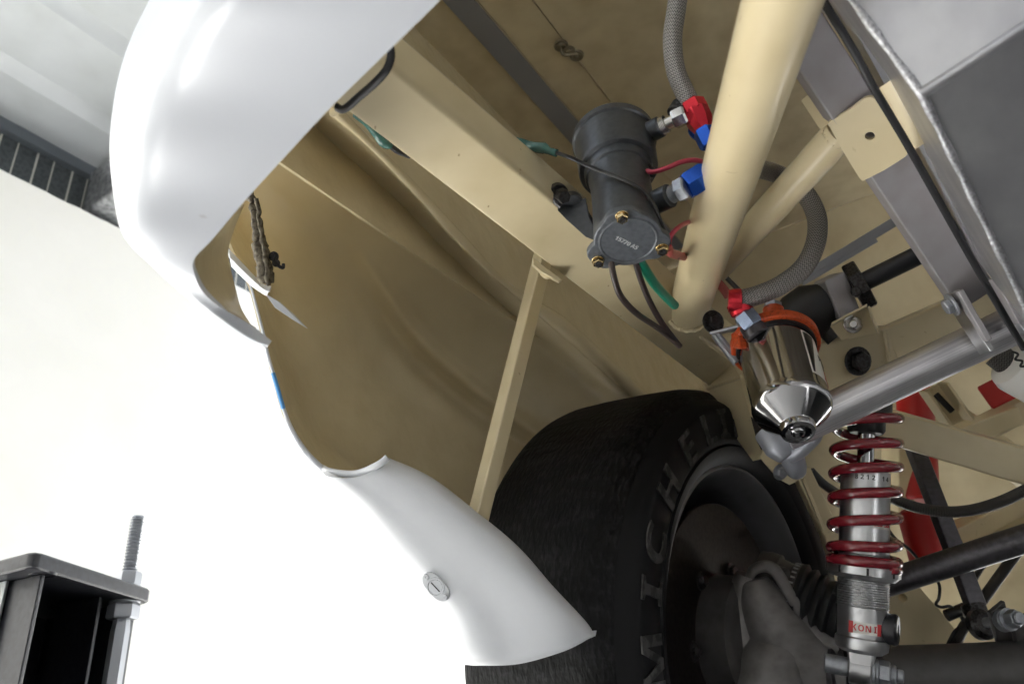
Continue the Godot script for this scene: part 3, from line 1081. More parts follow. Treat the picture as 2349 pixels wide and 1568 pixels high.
func chassis(car: Node3D) -> void:
	# floor panels of the boot, seams along the car
	for p in [[-0.64, -0.424, 2.703], [-0.423, -0.3552, 2.703], [-0.3528, 0.45, 2.7], [0.4515, 1.38, 2.7]]:
		var s := Shape.new()
		s.box(Vector3((p[0] + p[1]) * 0.5, p[2] + 0.003, -1.06), Vector3((p[1] - p[0]) * 0.5, 0, 0), Vector3(0, 0, 0.8), Vector3(0, 0.003, 0), 0.0012)
		obj("floor_panel", s, M.cream_panel, car)
	var s := Shape.new()
	s.box(Vector3(-0.444, 2.6995, -0.9), Vector3(0.0193, 0, 0), Vector3(0, 0, 0.6), Vector3(0, 0.0015, 0), 0.0008)
	obj("floor_strip", s, M.strip_metal, car, "grey metal strip across the cream floor")
	# wing wall between fender crease and floor
	s = Shape.new()
	var rows := []
	for z in [-0.3, -0.6, -0.9, -1.3, -1.6]:
		rows.append(PackedVector3Array([Vector3(-0.465, 2.20, z), Vector3(-0.475, 2.38, z), Vector3(-0.485, 2.43, z), Vector3(-0.477, 2.438, z), Vector3(-0.475, 2.446, z), Vector3(-0.50, 2.55, z), Vector3(-0.53, 2.70, z)]))
	s.sheet(rows, 0.003, 1, 3, null, 0.0, Vector3(5, 2, 0))
	obj("wing_wall", s, M.cream_fibre, car, "", 30.0)
	# main rail
	var k := 1.14
	var l0 := at(814, 274, 0.47 * k); var r0 := at(896, 167, 0.44 * k)
	var l1 := at(1625, 888, 0.90 * k); var r1 := at(1702, 815, 0.833 * k)
	var back := (l0 - l1).normalized()
	l0 += back * 0.18; r0 += back * 0.18
	s = Shape.new()
	var hx0 := (r0 - l0) * 0.5; var hx1 := (r1 - l1) * 0.5
	var hy0 := Vector3(0, 0.018, 0); var hy1 := Vector3(0, 0.022, 0)
	s.beam((l0 + r0) * 0.5 + hy0, (l1 + r1) * 0.5 + hy1, hx0, hy0, hx1, hy1, 0.006)
	obj("frame_rail", s, M.cream_paint, car, "cream box-section frame rail running past the fuel pump")
	# gusset at the far end, welded
	s = Shape.new()
	s.plate(path([[1622, 889, 1.025], [1700, 868, 0.955], [1716, 930, 0.945], [1737, 1012, 0.94], [1757, 1052, 0.935], [1728, 1058, 0.955], [1690, 1005, 0.985]]), AHEAD * 0.04 + UPW * 0.02)
	obj("gusset", s, M.cream_paint, car)
	s = Shape.new()
	var pts := PackedVector3Array()
	var rr := []
	for i in 40:
		var t := i / 39.0
		pts.append(at(lerpf(1622, 1702, t), lerpf(890, 864, t), lerpf(1.022, 0.952, t)))
		rr.append(0.0026 + 0.0004 * sin(i * 1.9))
	s.tube(pts, rr, 8, 1)
	obj("weld", s, M.cream_paint, car)
	s = Shape.new()
	pts = PackedVector3Array()
	rr = []
	for i in 50:
		var t := i / 49.0
		pts.append(at(lerpf(1545, 1690, t) + 4 * sin(t * 9.0), lerpf(700, 838, t) + 6 * sin(t * PI), lerpf(0.858, 0.935, t)))
		rr.append(0.0032 + 0.0005 * sin(i * 1.7))
	s.tube(pts, rr, 8, 1)
	obj("weld", s, M.cream_paint, car)
	# small tab plate with bolts at the bottom
	s = Shape.new()
	s.plate(path([[1756, 1012, 0.895], [1790, 1040, 0.885], [1822, 1085, 0.88], [1830, 1104, 0.88], [1812, 1112, 0.885], [1786, 1098, 0.89], [1745, 1050, 0.90]]), AHEAD * 0.005)
	var tab := obj("mount_tab", s, M.cream_paint, car)
	for q in [[1790, 1082, 0.882, 0.0065, "zinc"], [1783, 1022, 0.868, 0.0075, "dark_bolt"], [1822, 1055, 0.868, 0.008, "dark_bolt"]]:
		s = Shape.new()
		s.bolt(at(q[0], q[1], q[2]), Vector3(0.6, -0.5, 0.5), q[3])
		obj("bolt", s, M[q[4]], tab)
	# rubber edging where the rail enters the tail
	s = Shape.new()
	s.tube(path([[888, 90, 0.452], [897, 118, 0.452], [894, 142, 0.455], [882, 166, 0.458], [858, 192, 0.464], [826, 220, 0.472], [790, 250, 0.482], [772, 246, 0.486]]), 0.0020, 10, 8, 1.0, true, 1.3)
	obj("edge_trim", s, M.black_rubber, car, "black rubber edging round the rail opening")
	# fender strut
	s = Shape.new()
	s.bar(at(1252, 565, 0.84), at(1088, 1222, 0.735), 0.0165, 0.0165, RIGHT * 0.8 - AHEAD, 0.002)
	obj("fender_strut", s, M.cream_paint, car, "slim square cream strut from rail to fender end")
	s = Shape.new()
	s.plate(path([[1222, 590, 0.72], [1246, 608, 0.722], [1290, 642, 0.727], [1284, 646, 0.727], [1240, 622, 0.722], [1222, 606, 0.72]]), AHEAD * 0.02)
	s.tube(path([[1246, 622, 0.735], [1254, 630, 0.735], [1262, 628, 0.735]]), 0.0042, 8, 4)
	obj("strut_tab", s, M.cream_paint, car)
	# big diagonal tube and its branch
	s = Shape.new()
	s.tube(path([[1868, -240, 0.36], [1795, 0, 0.425], [1690, 346, 0.565], [1578, 715, 0.855]]), 0.0221, 40, 1)
	obj("chassis_tube", s, M.cream_paint, car, "thick cream chassis tube crossing the picture from top to rail")
	s = Shape.new()
	s.tube(path([[1640, 620, 0.85], [1934, 299, 0.655]]), 0.0153, 32, 1)
	obj("chassis_tube", s, M.cream_paint, car, "thinner cream tube running up to the bracket with a hole")
	for q in [[1578, 715, 0.852, 1690, 346, 0.565, 0.0228], [1926, 307, 0.662, 1640, 620, 0.85, 0.0157]]:
		var wa := at(q[0], q[1], q[2])
		var wf := Shape.frame(at(q[3], q[4], q[5]) - wa)
		pts = PackedVector3Array()
		rr = []
		for i in 61:
			var an := TAU * i / 60.0
			pts.append(wa + ((wf[0] as Vector3) * cos(an) + (wf[1] as Vector3) * sin(an)) * (q[6] as float) + (wf[2] as Vector3) * 0.0006 * sin(i * 1.3))
			rr.append(0.0025 + 0.0006 * sin(i * 2.3))
		s = Shape.new()
		s.tube(pts, rr, 8, 1)
		obj("weld", s, M.cream_paint, car)
	# bracket with a hole
	s = Shape.new()
	var plate := path([[1901, 276, 0.63], [1950, 246, 0.615], [1984, 225, 0.60], [1998, 217, 0.60], [2010, 217, 0.60], [2020, 224, 0.60], [2028, 236, 0.60], [2060, 290, 0.61], [2080, 328, 0.616], [2085, 342, 0.618], [2082, 353, 0.62], [2070, 362, 0.624], [2030, 382, 0.64], [1979, 410, 0.655], [1936, 340, 0.642]])
	var n := (plate[3] - plate[0]).cross(plate[-2] - plate[0]).normalized()
	if n.dot(AHEAD) < 0:
		n = -n
	s.plate_hole(plate, at(1996, 312, 0.6205), 0.0038, n * 0.0035)
	obj("bracket", s, M.cream_paint, car, "cream bracket plate with one bolt hole and rounded corners")
	s = Shape.new()
	s.plate(path([[1858, 214, 0.665], [1864, 211, 0.665], [1912, 276, 0.645], [1904, 282, 0.64]]), AHEAD * 0.02)
	obj("bracket_tab", s, M.cream_paint, car)
	s = Shape.new()
	s.plate(path([[2022, 198, 0.55], [2050, 180, 0.54], [2132, 322, 0.55], [2102, 342, 0.56]]), AHEAD * 0.004)
	obj("bracket", s, M.cream_paint, car, "cream plate half hidden behind the tank's welded edge")
	# floor fasteners
	for q in [[1305, 115, 0.0], [1750, 600, 0.4]]:
		var c := on_plane(q[0], q[1], 1, 2.7)
		s = Shape.new()
		for d in [-1.0, 1.0]:
			var cc := c + Vector3(0.0055 * d, -0.0004, -0.017 * d)
			s.lathe(cc, Vector3.DOWN, [[0.0, 0.0120], [0.0024, 0.0112], [0.0012, 0.0090], [0.0012, 0.007], [0.0032, 0.0058], [0.0042, 0.003], [0.0042, 0.0]], 24)
		s.tube(PackedVector3Array([c + Vector3(-0.006, -0.004, 0.016), c + Vector3(-0.008, -0.010, 0.005), c + Vector3(0.008, -0.010, -0.005), c + Vector3(0.006, -0.004, -0.016)]), 0.0026, 8, 6)
		s.bolt(c + Vector3(0.001, -0.003, 0.001), Vector3.DOWN, 0.0068)
		obj("floor_fastener", s, M.fastener, car)
	# square grey bar to the clevis, black strip beside it
	s = Shape.new()
	s.bar(at(1812, 40, 0.60), at(2226, 672, 0.715), 0.036, 0.03, (at(1900, 300, 0.65) - at(2000, 240, 0.64)), 0.002)
	obj("grey_bar", s, M.grey_bar, car, "square grey metal bar hung between bracket and clevis")
	s = Shape.new()
	s.tube(path([[1876, -20, 0.50], [1900, 21, 0.505], [1960, 118, 0.515], [2006, 203, 0.525], [2049, 275, 0.54], [2094, 352, 0.555], [2192, 527, 0.59], [2262, 650, 0.62], [2350, 800, 0.665]]), 0.0023, 10, 6, 1.0, true, 1.2)
	obj("rubber_strip", s, M.black_rubber, car, "black rubber strip along the tank")


func wheel(car: Node3D) -> void:
	var c := Vector3(-0.2837, 1.789, -0.9906)
	var ax := Vector3(-1, 0.1535, -0.1319).normalized()
	var s := Shape.new()
	var prof := [[0.018, 0.2945]]
	for p in [[0.026, 0.304], [0.036, 0.3105], [0.05, 0.3135], [0.09, 0.315], [0.118, 0.3153], [0.15, 0.315], [0.186, 0.3135], [0.199, 0.3105], [0.208, 0.304], [0.216, 0.292]]:
		prof.append(p)
	s.lathe(c, ax, prof, 128, Vector3.UP, Vector2(5, 6))
	var w := obj("wheel", s, M.tyre_rubber, car, "worn black racing slick on a grey rim", 60.0)
	s = Shape.new()
	s.lathe(c, ax, [[0.0185, 0.2945], [0.008, 0.288], [0.0, 0.281], [-0.0022, 0.275], [-0.0025, 0.262], [-0.002, 0.243], [0.003, 0.236], [0.0035, 0.234], [0.001, 0.232], [0.004, 0.222], [0.012, 0.212], [0.02, 0.205], [0.03, 0.204]], 128)
	obj("sidewall", s, M.tyre_side, w, "", 40.0)
	s = Shape.new()
	s.lathe(c, ax, [[0.2155, 0.2925], [0.224, 0.28], [0.228, 0.255], [0.224, 0.23], [0.214, 0.207], [0.2, 0.2]], 96)
	obj("sidewall", s, M.tyre_side, w, "", 40.0)
	s = Shape.new()
	s.lathe(c, ax, [[0.020, 0.2085], [0.0145, 0.2095], [0.0135, 0.206], [0.018, 0.203], [0.03, 0.199], [0.05, 0.190], [0.1, 0.186], [0.15, 0.184], [0.156, 0.176], [0.158, 0.12], [0.162, 0.06], [0.162, 0.0]], 96)
	obj("rim", s, M.rim_paint, w)
	s = Shape.new()
	s.lathe(c, ax, [[0.052, 0.06], [0.048, 0.10], [0.046, 0.163], [0.048, 0.165], [0.068, 0.165], [0.07, 0.163], [0.07, 0.06]], 96)
	obj("brake_disc", s, M.rust_disc, w)
	s = Shape.new()
	s.lathe(c, ax, [[0.01, 0.0], [0.01, 0.06], [0.015, 0.072], [0.05, 0.075], [0.06, 0.10], [0.066, 0.10]], 64)
	obj("hub", s, M.grey_casting, w)
	for i in 6:
		var f := Shape.frame(ax, Vector3.UP)
		var a := TAU * i / 6 + 0.3
		s = Shape.new()
		s.bolt(c + ax * 0.05 + (f[0] * cos(a) + f[1] * sin(a)) * 0.085, -ax, 0.008)
		obj("wheel_bolt", s, M.dark_bolt, w)
	# raised letters round the sidewall
	var word := "MICHELIN"
	var start := at(1543, 1345, 0.77)
	var face := -ax
	var up0 := Vector3.UP - face * Vector3.UP.y * face.y
	up0 = (Vector3.UP - face * Vector3.UP.dot(face)).normalized()
	var right0 := up0.cross(face).normalized()
	# angle clockwise from the top as seen from the car's middle
	var a0 := deg_to_rad(-97.0)
	var a1 := deg_to_rad(-6.0)
	for i in word.length():
		var wide := [0.0, 1.1, 1.9, 3.1, 4.3, 5.35, 6.1, 7.0]
		var a := lerpf(a0, a1, wide[i] / 7.0)
		var out := up0 * cos(a) + right0 * sin(a)
		var tang := right0 * cos(a) - up0 * sin(a)
		letters(word[i], 0.040, 0.002, c + out * 0.260 + face * 0.003, tang, out, M.tyre_letter, w, "letter", Vector3(1.75, 1.25, 1.0))


func suspension(car: Node3D) -> void:
	# cross tube of aluminium
	var s := Shape.new()
	s.tube(path([[1800, 993, 0.765], [2400, 710, 0.715], [3000, 427, 0.67]]), 0.0183, 48, 1, 1.5)
	var ct := obj("cross_tube", s, M.aluminium_tube, car, "bare aluminium cross tube with clevis plates")
	for q in [[2203, 755, 2266, 842, 0.70], [2285, 715, 2345, 800, 0.70]]:
		s = Shape.new()
		var p0 := at(q[0] - 10, q[1] - 60, q[4]); var p1 := at(q[2], q[3] - 34, q[4] - 0.012)
		s.bar(p0, p1, 0.0045, 0.03, (at(1800, 993, 0.765) - at(2400, 710, 0.715)), 0.0008)
		obj("clevis_plate", s, M.aluminium, ct)
	s = Shape.new()
	s.bar(at(2190, 668, 0.69), at(2255, 780, 0.685), 0.005, 0.032, (at(1800, 993, 0.765) - at(2400, 710, 0.715)), 0.001)
	s.bar(at(2272, 640, 0.68), at(2328, 742, 0.675), 0.005, 0.032, (at(1800, 993, 0.765) - at(2400, 710, 0.715)), 0.001)
	obj("clevis_fork", s, M.grey_bar, ct)
	s = Shape.new()
	s.bolt(at(2186, 698, 0.69), at(1800, 993, 0.765) - at(2400, 710, 0.715), 0.0075)
	obj("bolt", s, M.zinc, ct)
	# coil-over: lower eye to top
	var lo := at(1977, 1500, 0.80)
	var hi := at(1990, 900, 0.86)
	var ax := (hi - lo).normalized()
	var total := lo.distance_to(hi)
	var f := Shape.frame(ax, -AHEAD)
	var yy := func(py: float) -> float: return total * (1500.0 - py) / 600.0
	s = Shape.new()
	var prof := [[0.002, 0.0], [0.002, 0.020], [0.006, 0.0255], [0.012, 0.0265], [0.0165, 0.0262], [0.018, 0.0245], [0.0205, 0.0245], [yy.call(1399), 0.0248]]
	var p := 0.0
	p = yy.call(1398.0)
	var top_thread: float = yy.call(1282)
	while p < top_thread:
		prof.append([p, 0.0248]); prof.append([p + 0.0011, 0.0262]); prof.append([p + 0.0022, 0.0248])
		p += 0.0024
	prof.append([top_thread + 0.001, 0.0252]); prof.append([yy.call(1092), 0.0252]); prof.append([yy.call(1090), 0.024]); prof.append([yy.call(1089), 0.0])
	s.lathe(lo, ax, prof, 56)
	var co := obj("coilover", s, M.aluminium, car, "adjustable shock absorber with dark red coil spring", 25.0)
	s = Shape.new()
	s.lathe(lo + ax * (yy.call(1336) as float), ax, [[0.0, 0.0255], [0.0, 0.031], [0.004, 0.035], [0.0045, 0.0365], [0.012, 0.0365], [0.0125, 0.034], [0.0175, 0.034], [0.0175, 0.0255]], 56)
	obj("spring_perch", s, M.aluminium, co, "", 25.0)
	for k in 8:
		var a := TAU * k / 8 + 0.45
		s = Shape.new()
		var d: Vector3 = f[0] * cos(a) + f[1] * sin(a)
		s.box(lo + ax * ((yy.call(1336) as float) + 0.0082) + d * 0.0362, d * 0.0008, ax * 0.0036, ax.cross(d) * 0.0012, 0.0002)
		obj("perch_slot", s, M.dark_bolt, co)
	s = Shape.new()
	s.cylinder(lo + ax * (yy.call(1089) as float), lo + ax * (yy.call(930) as float), 0.0088, 28, 0.0005)
	obj("piston_rod", s, M.chrome, co)
	s = Shape.new()
	s.lathe(lo + ax * (yy.call(1000) as float), ax, [[0.0, 0.009], [0.0, 0.017], [0.004, 0.0195], [0.016, 0.0195], [0.02, 0.026], [0.045, 0.026], [0.045, 0.009]], 32)
	obj("bump_stop", s, M.black_rubber, co)
	# spring: close turn at the bottom, then even pitch
	var heights := [1317.0, 1304.0, 1268.0, 1207.0, 1146.0, 1089.0, 1034.0, 975.0, 918.0]
	var pts := PackedVector3Array()
	var turns := heights.size() - 1
	for i in turns * 40 + 1:
		var t := i / 40.0
		var j := mini(int(t), turns - 1)
		var h: float = lerpf(yy.call(heights[j]), yy.call(heights[j + 1]), t - j)
		var a := TAU * t + 0.35
		pts.append(lo + ax * (h + 0.004) + (f[0] * cos(a) + f[1] * sin(a)) * 0.0325)
	s = Shape.new()
	s.tube(pts, 0.0058, 14, 1)
	obj("coil_spring", s, M.spring_paint, co)
	# sticker, adjuster, stamp
	s = Shape.new()
	var sticker := []
	for k in 9:
		var a := lerpf(-0.95, 0.42, k / 8.0)
		var d: Vector3 = f[0] * cos(a) + f[1] * sin(a)
		sticker.append(PackedVector3Array([lo + ax * (yy.call(1462) as float) + d * 0.02495, lo + ax * (yy.call(1422) as float) + d * 0.02505]))
	var right: Vector3 = f[1]
	if right.dot(RIGHT) < 0:
		right = -right
	var mid: float = ((yy.call(1440) as float) + 0.0)
	# worn red and white sticker with its letters, laid round the body
	for k in 7:
		var a := lerpf(-0.98, 0.34, (k + 0.5) / 7.0)
		var d: Vector3 = f[0] * cos(a) + right * sin(a)
		s = Shape.new()
		s.box(lo + ax * mid + d * 0.0249, d * 0.0003, ax * 0.0058, ax.cross(d) * 0.0024, 0.0001)
		obj("sticker", s, M.label_red if k == 0 or k == 6 else M.label_white, co)
	for k in 4:
		var a := lerpf(-0.76, 0.06, k / 3.0)
		var d: Vector3 = f[0] * cos(a) + right * sin(a)
		letters("KONI"[k], 0.0088, 0.0004, lo + ax * mid + d * 0.0254, right * cos(a) - f[0] * sin(a), ax, M.label_red, co)
	for k in 7:
		var a := lerpf(-0.02, 0.72, k / 6.0)
		var d: Vector3 = f[0] * cos(a) + right * sin(a)
		letters("300-381"[k], 0.0088, 0.0003, lo + ax * ((yy.call(1214) as float) + 0.002) + d * 0.0255, right * cos(a) - f[0] * sin(a), ax, M.label_red, co)
		s = Shape.new()
		s.box(lo + ax * ((yy.call(1214) as float) + 0.002) + d * 0.0252, d * 0.0001, ax * 0.0055, ax.cross(d) * 0.0021, 0.0001)
		obj("sticker", s, M.label_white, co)
	for k in 7:
		var a := lerpf(-0.8, 0.55, k / 6.0)
		var d: Vector3 = f[0] * cos(a) + right * sin(a)
		letters("8212 14"[k], 0.007, 0.0003, lo + ax * (yy.call(1108) as float) + d * 0.0252, right * cos(a) - f[0] * sin(a), ax, M.dark_bolt, co)
	s = Shape.new()
	var kd: Vector3 = (f[0] * 0.55 + right * 0.8).normalized()
	s.lathe(lo + ax * (yy.call(1436) as float) + kd * 0.018, kd, [[0.0, 0.0], [0.0, 0.0135], [0.007, 0.0155], [0.014, 0.0158], [0.0165, 0.014], [0.0165, 0.006], [0.0155, 0.005], [0.0155, 0.0]], 36)
	obj("adjuster_knob", s, M.black_paint, co)
	# lower eye and bolt
	var eye := at(1973, 1534, 0.795)
	var ea: Vector3 = (right * 0.9 + f[0] * 0.42).normalized()
	s = Shape.new()
	s.cylinder(eye - ea * 0.011, eye + ea * 0.011, 0.0155, 32, 0.0012)
	s.beam(eye, lo + ax * 0.004, ea * 0.011, ea.cross(ax) * 0.0145, ea * 0.014, ea.cross(ax) * 0.0165, 0.004)
	obj("lower_eye", s, M.aluminium, co)
	s = Shape.new()
	s.cylinder(eye + ea * 0.0112, eye + ea * 0.0145, 0.0145, 28, 0.0006)
	s.cylinder(eye + ea * 0.0145, eye + ea * 0.0175, 0.013, 28, 0.0006)
	s.hex(eye + ea * 0.0175, eye + ea * 0.029, 0.0128)
	s.cylinder(eye + ea * 0.029, eye + ea * 0.034, 0.0098, 24, 0.001)
	s.cylinder(eye + ea * 0.034, eye + ea * 0.041, 0.0066, 20, 0.001)
	s.cylinder(eye - ea * 0.034, eye - ea * 0.011, 0.0095, 20, 0.001)
	obj("eye_bolt", s, M.zinc, co)
	# lower arm, big tube to the right and cast end to the left
	s = Shape.new()
	s.tube(path([[1945, 1552, 0.875], [2200, 1546, 0.86], [2460, 1535, 0.845], [3000, 1512, 0.82]]), 0.0325, 40, 4)
	var arm := obj("lower_arm", s, M.grey_casting, car, "grey steel lower suspension arm")
	s = Shape.new()
	s.tube(path([[1925, 1556, 0.885], [1880, 1545, 0.89], [1830, 1505, 0.90], [1780, 1440, 0.91], [1745, 1370, 0.92], [1730, 1325, 0.925]]), [0.034, 0.036, 0.038, 0.036, 0.028, 0.016], 32, 8)
	s.tube(path([[1720, 1320, 0.93], [1700, 1400, 0.93], [1700, 1500, 0.92], [1730, 1600, 0.91]]), [0.016, 0.022, 0.026, 0.03], 24, 8)
	s.tube(path([[1800, 1480, 0.905], [1770, 1540, 0.90], [1760, 1620, 0.89]]), [0.036, 0.045, 0.05], 24, 8)
	obj("upright_casting", s, M.casting, arm, "", 60.0)
	s = Shape.new()
	s.tube(path([[1716, 1335, 0.924], [1728, 1308, 0.920], [1756, 1298, 0.912], [1782, 1312, 0.905], [1812, 1362, 0.897], [1850, 1425, 0.892], [1885, 1462, 0.884], [1925, 1484, 0.877]]), [0.006, 0.007, 0.0075, 0.0075, 0.0065, 0.0065, 0.007, 0.008], 14, 8, 1.0, true, 0.55)
	obj("casting_rim", s, M.casting, arm, "", 60.0)
	s = Shape.new()
	s.lathe(at(1916, 1552, 0.885), at(2000, 1552, 0.86) - at(1916, 1552, 0.885), [[0.0, 0.036], [0.004, 0.038], [0.010, 0.038], [0.012, 0.034], [0.013, 0.012], [0.04, 0.012]], 40)
	obj("arm_collar", s, M.steel_tube, arm)
	# bracket ears on the arm and the link's rod end
	for q in [[2285, 1390, 2312, 1490, 0.865], [2338, 1420, 2352, 1490, 0.855]]:
		s = Shape.new()
		s.bar(at(q[0], q[1], q[4] + 0.002), at(q[2], q[3], q[4] + 0.012), 0.005, 0.026, at(2260, 1425, 0.89) - at(2330, 1420, 0.85), 0.001)
		obj("bracket_ear", s, M.grey_casting, arm)
	s = Shape.new()
	var b0 := at(2262, 1428, 0.885); var b1 := at(2330, 1418, 0.845)
	var bd := (b1 - b0).normalized()
	s.cylinder(b0, b0 + bd * 0.022, 0.006, 20)
	s.cylinder(b0 + bd * 0.024, b0 + bd * 0.034, 0.0125, 28, 0.001)
	s.cylinder(b0 + bd * 0.034, b0 + bd * 0.037, 0.0125, 28, 0.0005)
	s.hex(b0 + bd * 0.037, b0 + bd * 0.049, 0.010)
	s.cylinder(b0 + bd * 0.049, b0 + bd * 0.053, 0.007, 20, 0.002)
	obj("link_bolt", s, M.zinc, arm)
	# constant-velocity boot and drive flange
	var v0 := at(1752, 1352, 0.955); var v1 := at(1940, 1420, 0.905)
	s = Shape.new()
	prof = [[0.028, 0.0], [0.028, 0.043]]
	for k in 5:
		var z := 0.040 + k * 0.0115
		prof.append([z, 0.0465 - k * 0.0026]); prof.append([z + 0.004, 0.0475 - k * 0.0026]); prof.append([z + 0.008, 0.0415 - k * 0.0026])
	prof.append([0.102, 0.03]); prof.append([0.125, 0.026]); prof.append([0.125, 0.0])
	s.lathe(v0, v1 - v0, prof, 48)
	var boot := obj("drive_shaft_boot", s, M.black_rubber, car, "black ribbed rubber boot on the drive shaft", 60.0)
	s = Shape.new()
	s.lathe(v0, v1 - v0, [[-0.012, 0.0], [-0.012, 0.045], [0.0, 0.048], [0.012, 0.048], [0.014, 0.044], [0.03, 0.042], [0.03, 0.02]], 40)
	obj("drive_flange", s, M.grey_casting, boot)
	s = Shape.new()
	s.lathe(v0, v1 - v0, [[0.029, 0.0434], [0.029, 0.0446], [0.038, 0.0462], [0.038, 0.045]], 48)
	obj("boot_clamp", s, M.steel_tube, boot)
	var vf := Shape.frame(v1 - v0, -AHEAD)
	for k in 18:
		var a := -1.5 + k * 0.17
		var d: Vector3 = vf[0] * cos(a) + vf[1] * sin(a)
		s = Shape.new()
		s.box(v0 + vf[2] * 0.0335 + d * 0.0456, d * 0.0006, vf[2] * 0.0028, vf[2].cross(d) * 0.0011, 0.0002)
		obj("clamp_slot", s, M.zinc, boot)
	for q in [[1797, 1318, 0.905], [1795, 1408, 0.90]]:
		s = Shape.new()
		s.cylinder(at(q[0] - 26, q[1] - 8, q[2] + 0.02), at(q[0] + 6, q[1] + 2, q[2] + 0.0), 0.009, 24, 0.0015)
		obj("flange_bolt", s, M.grey_casting, boot)
	# upper link: dark steel tube
	s = Shape.new()
	s.tube(path([[2010, 1345, 0.93], [2830, 1081, 0.805]]), 0.0158, 32, 1)
	obj("upper_link", s, M.steel_tube, car, "dark steel suspension link tube")
	# drop link with rod end
	s = Shape.new()
	s.bar(at(2085, 990, 1.05), at(2240, 1392, 0.93), 0.021, 0.016, RIGHT, 0.002)
	var link := obj("drop_link", s, M.steel_tube, car, "dark grey square link with a rod end at its foot")
	s = Shape.new()
	s.cylinder(at(2232, 1385, 0.935), at(2242, 1412, 0.928), 0.014, 24, 0.001)
	s.cylinder(at(2242, 1410, 0.928), at(2252, 1436, 0.915), 0.0095, 20, 0.001)
	s.lathe(at(2252, 1432, 0.905), bd, [[-0.008, 0.006], [-0.009, 0.013], [-0.004, 0.0175], [0.004, 0.0175], [0.009, 0.013], [0.008, 0.006]], 28)
	obj("rod_end", s, M.dark_bolt, link)
	# anti-roll bar, clamp block, bracket
	s = Shape.new()
	s.tube(path([[1930, 672, 0.96], [2550, 368, 0.845]]), 0.0118, 28, 1)
	var arb := obj("roll_bar", s, M.black_paint, car, "black anti-roll bar in its clamp block")
	var ad := (at(2240, 520, 0.90) - at(1930, 672, 0.96)).normalized()
	var ac := at(1972, 655, 0.948)
	s = Shape.new()
	s.lathe(ac - ad * 0.008, ad, [[0.0, 0.0118], [0.0, 0.031], [0.0015, 0.0325], [0.0145, 0.0325], [0.016, 0.031], [0.016, 0.0118]], 8)
	s.cylinder(at(1964, 668, 0.915), at(1966, 672, 0.93), 0.006, 16)
	obj("lock_collar", s, M.dark_bolt, arb, "", 25.0)
	s = Shape.new()
	var bx := at(1926, 678, 0.945)
	s.box(bx + AHEAD * 0.01, (at(1940, 706, 0.945) - at(1912, 634, 0.945)) * 0.62, (at(1936, 656, 0.945) - at(1916, 666, 0.945)) * 1.15, AHEAD * 0.02, 0.004)
	obj("clamp_block", s, M.grey_bar, arb)
	s = Shape.new()
	s.lathe(at(1902, 690, 0.965), -ad + Vector3(0, -0.1, 0), [[-0.02, 0.0], [-0.02, 0.022], [0.0, 0.026], [0.02, 0.036], [0.045, 0.034], [0.07, 0.022], [0.08, 0.0]], 32)
	s.tube(path([[1870, 720, 0.97], [1900, 745, 0.965], [1925, 770, 0.96]]), 0.017, 16, 4)
	obj("bush", s, M.black_rubber, arb, "", 60.0)
	# cream cross member
	s = Shape.new()
	s.bar(at(1760, 872, 1.0), at(2040, 757 + 45, 0.985), 0.066, 0.05, UPW, 0.004)
	var cm := obj("cross_member", s, M.cream_paint, car, "cream box cross member behind the fuel filter")
	s = Shape.new()
	s.bar(at(2036, 800, 0.985), at(2330, 672, 0.95), 0.055, 0.05, UPW, 0.004)
	obj("cross_member_end", s, M.cream_paint, cm)
	s = Shape.new()
	pts = PackedVector3Array()
	var rr := []
	for i in 26:
		var t := i / 25.0
		pts.append(at(lerpf(2030, 2042, t), lerpf(757, 838, t), 0.955))
		rr.append(0.0026 + 0.0004 * sin(i * 2.1))
	s.tube(pts, rr, 8, 1)
	obj("weld", s, M.cream_paint, cm)
	# channel bracket: back plate, two sides
	var ch := path([[1907, 748, 0.93], [1990, 704, 0.92], [2012, 764, 0.922], [1932, 781, 0.932]])
	s = Shape.new()
	s.plate(ch, AHEAD * 0.003)
	obj("channel", s, M.cream_paint, cm)
	s = Shape.new()
	s.plate(PackedVector3Array([ch[0], ch[1], at(1990, 702, 0.90), at(1908, 745, 0.91)]), UPW * 0.003)
	obj("channel", s, M.cream_paint, cm)
	s = Shape.new()
	s.plate(PackedVector3Array([ch[1], ch[2], at(2014, 765, 0.90), at(1991, 702, 0.90)]), RIGHT * 0.003)
	obj("channel", s, M.cream_paint, cm)
	s = Shape.new()
	s.bolt(at(1957, 741, 0.926), -AHEAD, 0.0085)
	s.cylinder(at(1957, 741, 0.918), at(1958, 743, 0.908), 0.005, 16, 0.001)
	obj("bolt", s, M.nickel, cm)
	s = Shape.new()
	s.bolt(at(1968, 828, 0.947), -AHEAD + RIGHT * 0.2, 0.0125)
	obj("bolt", s, M.dark_bolt, cm)
	# thin aluminium strip above
	s = Shape.new()
	s.bar(at(1810, 655, 1.16), at(2120, 468, 1.12), 0.014, 0.006, UPW, 0.0012)
	s.bar(at(1840, 650, 1.155), at(2010, 550, 1.135), 0.008, 0.008, UPW, 0.001)
	obj("slide_rail", s, M.strip_metal, car, "thin grey metal rail under the floor")


